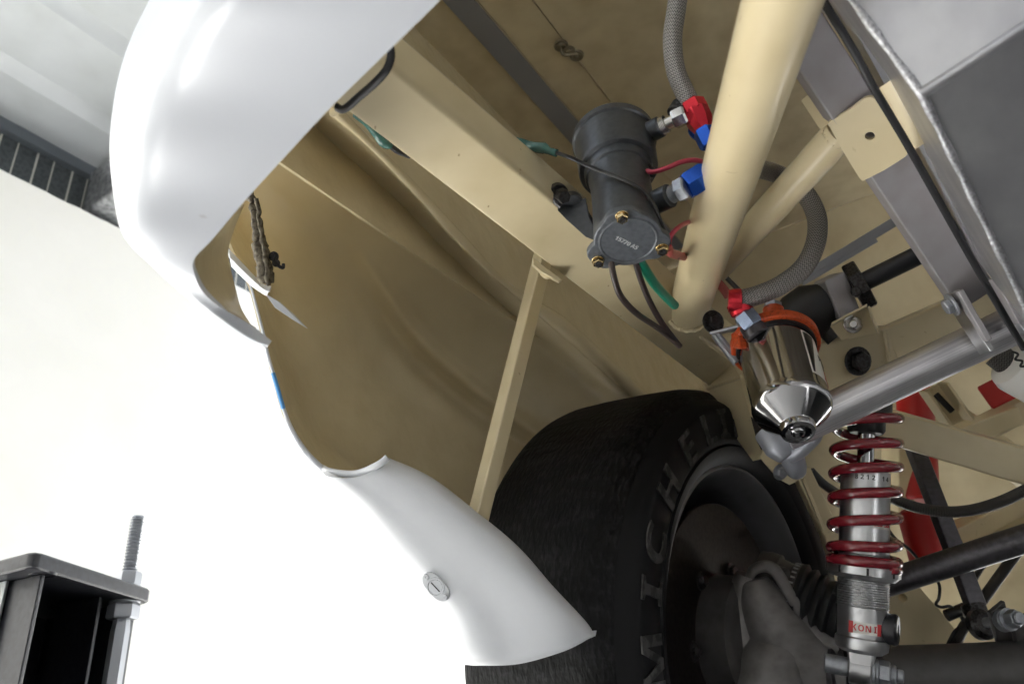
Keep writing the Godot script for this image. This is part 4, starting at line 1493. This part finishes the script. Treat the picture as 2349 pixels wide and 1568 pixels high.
func tank(car: Node3D) -> void:
	# welded aluminium fuel tank: corner towards the viewer
	var c := at(2113, 216, 0.40)
	var up_l := at(1900, -70, 0.415)
	var dn_r := at(2400, 800, 0.50)
	var fold := c + Vector3(0.74, 0.09, 0.13)
	var far_up := up_l + Vector3(0.74, 0.09, 0.13)
	var far_dn := dn_r + Vector3(0.74, 0.09, 0.13)
	var deep := Vector3(-0.012, 0.35, -0.35)
	var s := Shape.new()
	var faces := [[c, up_l, far_up, fold], [c, fold, far_dn, dn_r], [up_l, c, c + deep, up_l + deep], [c, dn_r, dn_r + deep, c + deep], [up_l + deep, c + deep, fold + deep, far_up + deep], [c + deep, dn_r + deep, far_dn + deep, fold + deep], [far_up, up_l, up_l + deep, far_up + deep], [dn_r, far_dn, far_dn + deep, dn_r + deep], [fold, far_up, far_up + deep, fold + deep], [far_dn, fold, fold + deep, far_dn + deep]]
	for q in faces:
		s.quad(q[0], q[1], q[2], q[3])
	s.orient(0)
	var t := obj("fuel_tank", s, M.aluminium_tank, car, "welded bare aluminium fuel tank close at the top right", 10.0)
	s = Shape.new()
	var pts := PackedVector3Array()
	var rr := []
	for seg in [[up_l, c], [c, dn_r]]:
		var n := int(seg[0].distance_to(seg[1]) / 0.0007)
		for i in n:
			var w := float(i) / n
			pts.append((seg[0] as Vector3).lerp(seg[1], w) - AHEAD * 0.0006)
			rr.append(0.0021 + 0.00010 * sin(i * 0.9 + 0.8 * sin(i * 0.05)) + 0.0004 * sin(i * 0.11 + 2.0 * sin(i * 0.013)))
	s.tube(pts, rr, 8, 1)
	obj("weld_bead", s, M.weld_bead, t, "", 50.0)
	s = Shape.new()
	s.tube(PackedVector3Array([c - AHEAD * 0.0002, fold - AHEAD * 0.0002]), 0.003, 16, 1)
	obj("folded_edge", s, M.aluminium_tank, t)
	s = Shape.new()
	s.bar(at(1932, -20, 0.52), at(2290, 640, 0.64), 0.005, 0.02, RIGHT, 0.001)
	obj("tank_rim", s, M.strip_metal, t)


func pump(car: Node3D) -> void:
	var b := at(1441, 549, 0.60)
	var t := at(1408, 318, 0.69)
	var ax := (t - b).normalized()
	var L := b.distance_to(t)
	var f := Shape.frame(ax, UPW)
	var s := Shape.new()
	s.lathe(b, ax, [[0.004, 0.0], [0.004, 0.0265], [0.008, 0.0268], [L * 0.35, 0.0252], [L * 0.52, 0.0255], [L * 0.575, 0.0268], [L * 0.582, 0.0285], [L * 0.60, 0.0292], [L * 0.64, 0.0295], [L * 0.65, 0.0330], [L * 0.665, 0.0342], [L * 0.93, 0.0358], [L * 0.94, 0.0376], [L * 0.99, 0.0376], [L * 1.01, 0.036], [L * 1.03, 0.03], [L * 1.03, 0.0]], 64)
	var p := obj("fuel_pump", s, M.cast_metal, car, "dark grey cast electric fuel pump beside the rail", 30.0)
	# cover with three ears
	s = Shape.new()
	var right: Vector3 = ax.cross(UPW).normalized()
	if right.dot(RIGHT) < 0:
		right = -right
	var up := right.cross(ax).normalized()
	if up.dot(UPW) < 0:
		up = -up
	var ears := []
	for q in [[1427, 494], [1372, 596], [1519, 568]]:
		var qq := ray(q[0], q[1])
		var w := EYE + qq * ((b - ax * 0.001 - EYE).dot(ax) / qq.dot(ax))
		ears.append(w)
	var outline := PackedVector3Array()
	for k in 72:
		var a := TAU * k / 72
		var d := right * cos(a) + up * sin(a)
		var rad := 0.0270
		for e in ears:
			var ea: Vector3 = e - b
			ea -= ax * ea.dot(ax)
			var c := d.dot(ea.normalized())
			if c > 0:
				var reach := ea.length() + 0.0052
				rad = maxf(rad, lerpf(0.0262, reach, smoothstep(0.80, 0.985, c)))
		outline.append(b - ax * 0.0015 + d * rad)
	s.plate(outline, ax * 0.0062)
	obj("cover", s, M.pump_cover, p, "", 30.0)
	s = Shape.new()
	s.lathe(b - ax * 0.0012, -ax, [[0.0, 0.0238], [0.0010, 0.0232], [0.0012, 0.0222], [0.0004, 0.0212], [0.0004, 0.0], [-0.001, 0.0]], 56)
	obj("cover_ring", s, M.pump_cover, p, "", 30.0)
	for e in ears:
		s = Shape.new()
		s.cylinder(e - ax * 0.0014, e - ax * 0.0002, 0.0052, 20, 0.0003)
		s.hex(e - ax * 0.0052, e - ax * 0.0013, 0.0047)
		obj("bolt", s, M.yellow_zinc, p)
		s = Shape.new()
		s.cylinder(e - ax * 0.0056, e - ax * 0.0050, 0.0028, 14, 0.0001)
		obj("bolt_recess", s, M.dark_bolt, p)
	letters("15770 A5", 0.0052, 0.0004, b - ax * 0.0018 - up * 0.002 - right * 0.001, (right * 0.85 - up * 0.52), (up * 0.85 + right * 0.52), M.stamp, p)
	# mounting foot
	s = Shape.new()
	var foot := path([[1290, 470, 0.646], [1318, 478, 0.642], [1345, 470, 0.638], [1352, 500, 0.633], [1385, 560, 0.618], [1345, 545, 0.628], [1300, 505, 0.638], [1280, 484, 0.645]])
	s.plate(foot, ax * 0.010)
	s.cylinder(at(1312, 472, 0.646), at(1312, 462, 0.662), 0.0095, 24, 0.001)
	obj("mounting_foot", s, M.cast_metal, p)
	s = Shape.new()
	s.cylinder(at(1283, 446, 0.643), at(1277, 440, 0.650), 0.0085, 24, 0.0008)
	s.hex(at(1296, 452, 0.633), at(1284, 446, 0.642), 0.0062)
	s.tube(path([[1275, 434, 0.646], [1272, 448, 0.643], [1276, 462, 0.642], [1288, 472, 0.642]]), 0.003, 8, 6)
	obj("mounting_bolt", s, M.dark_bolt, p)
	# ports
	s = Shape.new()
	s.cylinder(at(1455, 322, 0.672), at(1518, 289, 0.655), 0.0092, 32, 0.001)
	obj("upper_port", s, M.cast_metal, p)
	s = Shape.new()
	s.cylinder(at(1470, 480, 0.628), at(1540, 447, 0.607), 0.0098, 32, 0.0012)
	obj("lower_port", s, M.cast_metal, p)
	s = Shape.new()
	var n0 := at(1514, 292, 0.656); var n1 := at(1532, 282, 0.652)
	var prof := [[0.0, 0.0]]
	for k in 6:
		prof.append([k * 0.0012, 0.0072]); prof.append([k * 0.0012 + 0.0006, 0.0078])
	prof.append([0.0074, 0.0]); 
	s.lathe(n0, n1 - n0, prof, 24)
	s.cylinder(at(1526, 286, 0.653), at(1556, 271, 0.647), 0.0055, 20, 0.0005)
	s.hex(at(1545, 276, 0.648), at(1575, 262, 0.643), 0.0085)
	obj("inlet_adaptor", s, M.nickel, p, "", 30.0)
	s = Shape.new()
	s.cylinder(at(1548, 262, 0.655), at(1562, 240, 0.66), 0.0075, 24, 0.001)
	obj("port_cap", s, M.dark_bolt, p)
	s = Shape.new()
	var m0 := at(1538, 448, 0.608)
	var m1 := at(1562, 434, 0.602)
	prof = [[0.0, 0.0]]
	for k in 8:
		prof.append([k * 0.0012, 0.0066]); prof.append([k * 0.0012 + 0.0006, 0.0074])
	prof.append([0.0098, 0.0])
	s.lathe(m0, m1 - m0, prof, 24)
	s.hex(at(1555, 439, 0.604), at(1578, 427, 0.598), 0.0098)
	obj("outlet_adaptor", s, M.zinc, p, "", 30.0)
	s = Shape.new()
	s.hex(at(1574, 429, 0.600), at(1620, 400, 0.60), 0.0118)
	s.cylinder(at(1610, 406, 0.60), at(1660, 385, 0.62), 0.0085, 24)
	obj("outlet_fitting", s, M.blue_anodised, p, "blue anodised hose fitting at the pump outlet")
	s = Shape.new()
	s.lathe(at(1476, 384, 0.648), at(1490, 384, 0.635) - at(1476, 384, 0.648), [[-0.004, 0.0], [-0.004, 0.0055], [0.004, 0.0065], [0.007, 0.0045], [0.007, 0.0]], 20)
	s.lathe(at(1488, 394, 0.648), at(1500, 398, 0.640) - at(1488, 394, 0.648), [[-0.006, 0.0], [-0.006, 0.0055], [0.004, 0.005], [0.008, 0.0035], [0.008, 0.0]], 20)
	obj("wire_grommet", s, M.black_rubber, p)


func fuel_filter(car: Node3D) -> void:
	var b := at(1832, 992, 0.69)
	var t := at(1781, 802, 0.77)
	var ax := (t - b).normalized()
	var L := b.distance_to(t)
	var s := Shape.new()
	s.lathe(b, ax, [[-0.0015, 0.0], [-0.0025, 0.0035], [-0.0015, 0.0055], [0.0005, 0.0065], [0.0002, 0.0095], [-0.001, 0.0115], [0.0, 0.0150], [0.003, 0.0163], [0.006, 0.0160], [0.007, 0.0165], [0.024, 0.0335], [0.0275, 0.0357], [0.031, 0.0364], [0.035, 0.0360], [0.038, 0.0354], [L - 0.004, 0.0366], [L, 0.0372], [L, 0.0]], 72)
	var c := obj("fuel_filter", s, M.chrome, car, "chrome fuel filter canister with an orange head", 34.0)
	s = Shape.new()
	s.lathe(b, ax, [[L - 0.002, 0.0362], [L - 0.002, 0.0385], [L - 0.0005, 0.0393], [L + 0.002, 0.0393], [L + 0.002, 0.03]], 56)
	obj("gasket", s, M.black_rubber, c)
	s = Shape.new()
	s.lathe(b, ax, [[L + 0.0018, 0.02], [L + 0.0018, 0.0425], [L + 0.003, 0.0438], [L + 0.011, 0.0438], [L + 0.0125, 0.0425], [L + 0.0145, 0.035], [L + 0.022, 0.028], [L + 0.028, 0.018], [L + 0.028, 0.0]], 56)
	var f := Shape.frame(ax, -RIGHT)
	s.beam(at(1720, 800, 0.765), at(1705, 762, 0.775), RIGHT * 0.014, AHEAD * 0.012, RIGHT * 0.011, AHEAD * 0.01, 0.004)
	s.cylinder(at(1778, 756, 0.775), at(1774, 708, 0.79), 0.0105, 28, 0.001)
	obj("head", s, M.orange_paint, c, "chipped orange filter head")
	s = Shape.new()
	s.hex(at(1774, 710, 0.79), at(1772, 696, 0.794), 0.0095)
	obj("plug", s, M.zinc, c)
	s = Shape.new()
	s.cylinder(at(1742, 772, 0.752), at(1722, 742, 0.76), 0.0125, 28, 0.0012)
	obj("inlet_nut", s, M.steel_tube, c)
	s = Shape.new()
	s.hex(at(1728, 748, 0.752), at(1704, 718, 0.757), 0.0118)
	obj("inlet_nut", s, M.steel_blue, c)
	s = Shape.new()
	s.cylinder(at(1706, 720, 0.757), at(1690, 690, 0.76), 0.0115, 28, 0.002)
	s.lathe(at(1690, 690, 0.757), RIGHT * 0.9 - AHEAD * 0.2, [[-0.008, 0.0], [-0.008, 0.0112], [-0.002, 0.0125], [0.004, 0.0125], [0.005, 0.011], [0.005, 0.0]], 28)
	obj("hose_collar", s, M.red_anodised, c)
	# printed label bent round the can
	var right := RIGHT - ax * RIGHT.dot(ax)
	right = right.normalized()
	var front := right.cross(ax).normalized()
	if front.dot(AHEAD) > 0:
		front = -front
	var d_at := func(a: float) -> Vector3: return front * cos(a) + right * sin(a)
	for q in [["label_white", 0.40, 1.30, 0.40, 1.30, 0.046, L - 0.006, 0.0002], ["label_black", 0.45, 0.82, 0.45, 0.50, 0.048, L - 0.008, 0.0005], ["label_orange", 1.12, 1.28, 0.92, 1.28, 0.0475, 0.064, 0.0005]]:
		s = Shape.new()
		var rows := []
		for h in 7:
			var row := PackedVector3Array()
			var z: float = lerpf(q[6], q[5], h / 6.0)
			for k in 9:
				var d: Vector3 = d_at.call(lerpf(lerpf(q[1], q[3], h / 6.0), lerpf(q[2], q[4], h / 6.0), k / 8.0))
				row.append(b + ax * z + d * (lerpf(0.0354, 0.0367, (z - 0.038) / (L - 0.042)) + q[7]))
			rows.append(row)
		s.sheet(rows, 0.0003, 1, 2, null, 0.0, EYE)
		obj("label", s, M[q[0]], c)
	for k in 3:
		var a := 0.88 + k * 0.16
		var d: Vector3 = d_at.call(a)
		letters("FRA"[k], 0.0098, 0.0003, b + ax * 0.0735 + d * 0.0371, right * cos(a) - front * sin(a), ax, M.label_black, c)
	# strap that holds the head to the frame
	s = Shape.new()
	s.bar(at(1640, 764, 0.80), at(1712, 746, 0.775), 0.003, 0.022, UPW, 0.0008)
	s.bar(at(1640, 764, 0.80), at(1692, 832, 0.79), 0.003, 0.02, RIGHT, 0.0008)
	s.tube(path([[1640, 764, 0.80], [1664, 798, 0.79], [1690, 830, 0.782]]), 0.0035, 8, 4)
	obj("bracket_strap", s, M.strip_metal, c)
	s = Shape.new()
	s.bolt(at(1636, 738, 0.80), Vector3(0.7, -0.3, 0.6), 0.0085)
	obj("bolt", s, M.dark_bolt, c)
	# cast bracket under the can
	s = Shape.new()
	s.tube(path([[1762, 985, 0.80], [1790, 1020, 0.79], [1812, 1045, 0.785]]), [0.016, 0.018, 0.012], 16, 5)
	s.tube(path([[1880, 978, 0.76], [1865, 1000, 0.765], [1835, 1030, 0.775], [1812, 1045, 0.785]]), [0.006, 0.009, 0.009, 0.008], 12, 6)
	s.tube(path([[1800, 1000, 0.79], [1822, 1062, 0.80], [1828, 1080, 0.81]]), [0.013, 0.012, 0.01], 12, 5)
	obj("cast_bracket", s, M.strip_metal, c, "", 60.0)


func hoses(car: Node3D) -> void:
	var s := Shape.new()
	s.tube(path([[1565, -80, 0.66], [1552, 20, 0.66], [1543, 90, 0.66], [1550, 160, 0.66], [1571, 212, 0.655], [1592, 250, 0.65]]), 0.0083, 24, 12, 28.0)
	var h := obj("braided_hose", s, M.braid, car, "steel braided hose coming down to a red and blue fitting")
	s = Shape.new()
	s.hex(at(1586, 236, 0.651), at(1600, 262, 0.647), 0.0112)
	s.lathe(at(1596, 256, 0.648), at(1620, 308, 0.64) - at(1596, 256, 0.648), [[0.0, 0.0], [0.0, 0.0112], [0.010, 0.0112], [0.018, 0.0085], [0.021, 0.008], [0.021, 0.0]], 8)
	obj("socket", s, M.red_anodised, h, "", 20.0)
	s = Shape.new()
	s.hex(at(1614, 298, 0.641), at(1632, 334, 0.636), 0.0095)
	s.tube(path([[1600, 285, 0.652], [1590, 300, 0.655], [1610, 318, 0.65], [1634, 336, 0.64]]), 0.0045, 10, 5)
	obj("nut", s, M.blue_anodised, h)
	s = Shape.new()
	s.tube(path([[1660, 392, 0.66], [1700, 385, 0.72], [1742, 388, 0.79], [1790, 402, 0.82], [1840, 436, 0.80], [1872, 490, 0.78], [1873, 550, 0.765], [1846, 610, 0.757], [1795, 652, 0.755], [1740, 676, 0.755], [1692, 688, 0.756]]), 0.0097, 24, 12, 26.0)
	obj("braided_hose", s, M.braid, car, "steel braided hose looping down into the orange filter head")
	s = Shape.new()
	s.tube(path([[1990, 1110, 1.02], [2060, 1148, 0.99], [2120, 1167, 0.97], [2200, 1173, 0.95], [2280, 1156, 0.93], [2370, 1115, 0.91], [2600, 990, 0.87], [2850, 860, 0.84]]), 0.0070, 20, 10, 30.0)
	obj("braided_hose", s, M.braid_dark, car, "dark braided hose sagging behind the coil spring")
	s = Shape.new()
	s.tube(path([[2345, 1250, 1.0], [2320, 1285, 1.0], [2280, 1340, 1.0], [2238, 1400, 1.0], [2205, 1450, 1.0], [2185, 1500, 1.0]]), 0.0068, 16, 10, 40.0)
	obj("braided_hose", s, M.braid_dark, car, "dark ribbed hose slanting down behind the drop link")
	s = Shape.new()
	s.tube(path([[2300, 1265, 1.04], [2262, 1290, 1.04], [2240, 1320, 1.04], [2228, 1350, 1.04], [2215, 1410, 1.04]]), 0.0042, 12, 8)
	obj("hose", s, M.braid_dark, car)


func wires(car: Node3D) -> void:
	var list := [
		["black_wire", [[1164, 316, 0.66], [1182, 323, 0.645]], 0.0022, "black_wire", ""],
		["black_wire", [[1276, 350, 0.627], [1310, 362, 0.622], [1360, 385, 0.622], [1420, 407, 0.607], [1470, 432, 0.598], [1500, 470, 0.596], [1520, 520, 0.598], [1538, 562, 0.62], [1556, 590, 0.66]], 0.00165, "black_wire", "thin black wire lying across the fuel pump"],
		["red_wire", [[1484, 392, 0.632], [1500, 394, 0.626], [1530, 385, 0.62], [1565, 371, 0.62], [1600, 368, 0.625], [1640, 380, 0.64]], 0.0021, "red_wire", "red wire leaving the pump's rubber grommet"],
		["red_wire", [[1650, 470, 0.78], [1605, 500, 0.72], [1568, 514, 0.64], [1543, 535, 0.615], [1535, 558, 0.617], [1540, 580, 0.62]], 0.0021, "red_wire", "red wire curling down to a pink sleeve"],
		["sleeve", [[1533, 570, 0.62], [1545, 582, 0.64], [1600, 596, 0.84]], 0.0038, "pink_sleeve", "pink wire sleeve below the pump"],
		["sleeve", [[1640, 640, 0.84], [1660, 662, 0.84], [1672, 680, 0.84]], 0.005, "pink_sleeve", ""],
		["brown_wire", [[1402, 598, 0.618], [1410, 640, 0.62], [1425, 680, 0.63], [1460, 718, 0.65], [1510, 752, 0.675], [1545, 780, 0.69], [1560, 794, 0.695]], 0.0027, "brown_wire", "brown wire loop hanging from the pump in front of the rail"],
		["brown_wire", [[1458, 600, 0.625], [1470, 640, 0.635], [1490, 690, 0.65], [1515, 735, 0.67], [1542, 772, 0.688], [1560, 794, 0.696]], 0.0026, "brown_wire", ""],
		["green_wire", [[1450, 578, 0.635], [1470, 602, 0.63], [1500, 648, 0.655], [1528, 680, 0.69], [1548, 700, 0.72]], 0.0042, "green_wire", "thick green earth wire below the pump"],
		["splice", [[1182, 322, 0.645], [1196, 327, 0.642], [1212, 331, 0.64], [1232, 338, 0.636], [1248, 340, 0.633], [1260, 346, 0.63], [1277, 351, 0.627]], [0.0032, 0.0036, 0.003, 0.0046, 0.0048, 0.003, 0.0034], "green_splice", "translucent green wire splice"],
		["splice", [[815, 262, 0.60], [842, 280, 0.61], [866, 303, 0.62], [882, 323, 0.625], [895, 332, 0.63]], [0.003, 0.004, 0.0055, 0.006, 0.004], "green_splice", "green wire splice hidden under the rail"],
		["black_wire", [[889, 328, 0.63], [912, 345, 0.64], [940, 356, 0.65]], 0.003, "black_wire", ""],
		["black_wire", [[2030, 1200, 1.0], [2052, 1232, 1.0], [2085, 1258, 1.0], [2110, 1285, 1.0], [2135, 1310, 1.0], [2155, 1340, 1.0], [2155, 1370, 1.0], [2148, 1385, 1.0], [2160, 1392, 1.0], [2180, 1390, 1.0], [2192, 1400, 1.0]], 0.002, "black_wire", "thin black wire winding behind the coilover"],
		["black_wire", [[1860, 1080, 1.0], [1890, 1110, 1.0], [1935, 1140, 1.0]], 0.006, "black_wire", ""],
		["connector", [[2172, 1412, 1.0], [2215, 1394, 1.0]], 0.0075, "black_rubber", ""],
		["black_wire", [[2200, 1405, 1.0], [2212, 1430, 1.0], [2190, 1450, 1.0], [2170, 1490, 1.0]], 0.0025, "black_wire", ""],
		["black_wire", [[1640, 610, 0.95], [1670, 640, 0.94], [1700, 670, 0.93]], 0.003, "black_wire", ""],
	]
	for w in list:
		var s := Shape.new()
		s.tube(path(w[1]), w[2], 10, 8)
		obj(w[0], s, M[w[3]], car, w[4])


func inner_structure(car: Node3D) -> void:
	# far bulkhead, side panels and bits seen in the dark behind the suspension
	var s := Shape.new()
	var slope := Vector3(0, -0.62, -0.78).normalized()
	s.box(Vector3(0.36, 2.2, -2.2), Vector3(1.0, 0, 0), slope * 0.80, Vector3(0, -0.78, 0.62).normalized() * 0.003, 0.002)
	obj("bulkhead", s, M.bulkhead_paint, car)
	s = Shape.new()
	s.bar(at(1990, 962, 1.03), at(2810, 1202, 0.848), 0.044, 0.03, UPW, 0.003)
	obj("diagonal_beam", s, M.cream_paint, car, "cream box beam slanting behind the coil spring")
	s = Shape.new()
	s.plate(path([[2117, 897, 1.1], [2163, 877, 1.08], [2222, 961, 1.07], [2176, 981, 1.09]]), AHEAD * 0.004)
	obj("slotted_plate", s, M.cream_paint, car, "cream adjuster plate with one long slot")
	s = Shape.new()
	s.bar(at(2147, 903, 1.075), at(2186, 944, 1.065), 0.009, 0.004, RIGHT, 0.002)
	obj("slot", s, M.black_rubber, car)
	for q in [[2119, 896, 2178, 982, 1.08], [2164, 878, 2224, 962, 1.06]]:
		s = Shape.new()
		s.bar(at(q[0], q[1], q[4]), at(q[2], q[3], q[4]), 0.004, 0.025, RIGHT, 0.001)
		obj("plate_flange", s, M.cream_paint, car)
	s = Shape.new()
	s.cylinder(at(2098, 890, 1.35), at(2112, 1150, 1.28), 0.03, 32, 0.004)
	var red := obj("red_canister", s, M.red_plastic, car, "red canister in the shade behind the cream beam")
	s = Shape.new()
	s.cylinder(at(2108, 1168, 1.12), at(2150, 1320, 1.08), 0.0305, 32, 0.006)
	obj("red_canister", s, M.red_plastic, car, "bright red canister beside the dark drop link")
	s = Shape.new()
	s.bar(at(2262, 912, 1.2), at(2350, 868, 1.17), 0.04, 0.04, UPW, 0.004)
	obj("red_box", s, M.red_plastic, car, "red box beside the white bottle")
	for q in [[2190, 965, 2420, 1130, 1.25, 0.05], [2250, 985, 2420, 900, 1.2, 0.035], [2140, 1275, 2400, 1150, 1.12, 0.055], [2200, 1000, 2330, 950, 1.15, 0.03], [2060, 1195, 2060, 1010, 1.3, 0.05]]:
		s = Shape.new()
		s.bar(at(q[0], q[1], q[4]), at(q[2], q[3], q[4]), q[5], 0.03, UPW, 0.003)
		obj("inner_beam", s, M.cream_paint, car)
	s = Shape.new()
	s.bar(at(2150, 1300, 1.11), at(2400, 1175, 1.08), 0.006, 0.03, UPW, 0.001)
	obj("inner_flange", s, M.cream_paint, car)
	s = Shape.new()
	s.plate_hole(path([[2043, 1350, 1.05], [2104, 1338, 1.05], [2150, 1395, 1.06], [2192, 1453, 1.07], [2188, 1475, 1.07], [2174, 1500, 1.07], [2043, 1500, 1.05]]), at(2072, 1371, 1.0535), 0.006, AHEAD * 0.03)
	obj("arm_mount", s, M.cream_paint, car, "cream mounting plate with a hole behind the coilover body")
	# long lever and plate left of the spring
	s = Shape.new()
	s.bar(at(1835, 1075, 1.0), at(1900, 1215, 1.0), 0.022, 0.02, RIGHT, 0.002)
	s.bar(at(1900, 1215, 1.0), at(1925, 1300, 1.0), 0.02, 0.02, RIGHT, 0.002)
	obj("inner_bracket", s, M.cream_paint, car)
	s = Shape.new()
	s.bar(at(1842, 1098, 0.97), at(1890, 1215, 0.97), 0.004, 0.006, RIGHT, 0.0008)
	obj("bracket_edge", s, M.cream_paint, car)
	# white bottle with a braided neck
	s = Shape.new()
	s.lathe(at(2310, 830, 0.80), at(2400, 880, 0.80) - at(2310, 830, 0.80), [[0.0, 0.0], [0.0, 0.018], [0.003, 0.024], [0.012, 0.0275], [0.08, 0.0275], [0.08, 0.0]], 32)
	var bottle := obj("white_bottle", s, M.label_white, car, "white bottle with black script half out of the picture")
	s = Shape.new()
	s.tube(path([[2285, 812, 0.81], [2318, 838, 0.803]]), 0.0135, 20, 2, 28.0)
	obj("bottle_neck", s, M.braid_dark, bottle)
	s = Shape.new()
	s.tube(path([[2322, 806, 0.777], [2336, 812, 0.776], [2330, 824, 0.775], [2346, 828, 0.775], [2342, 840, 0.774], [2360, 838, 0.774]]), 0.0012, 6, 6)
	obj("script", s, M.label_black, bottle)
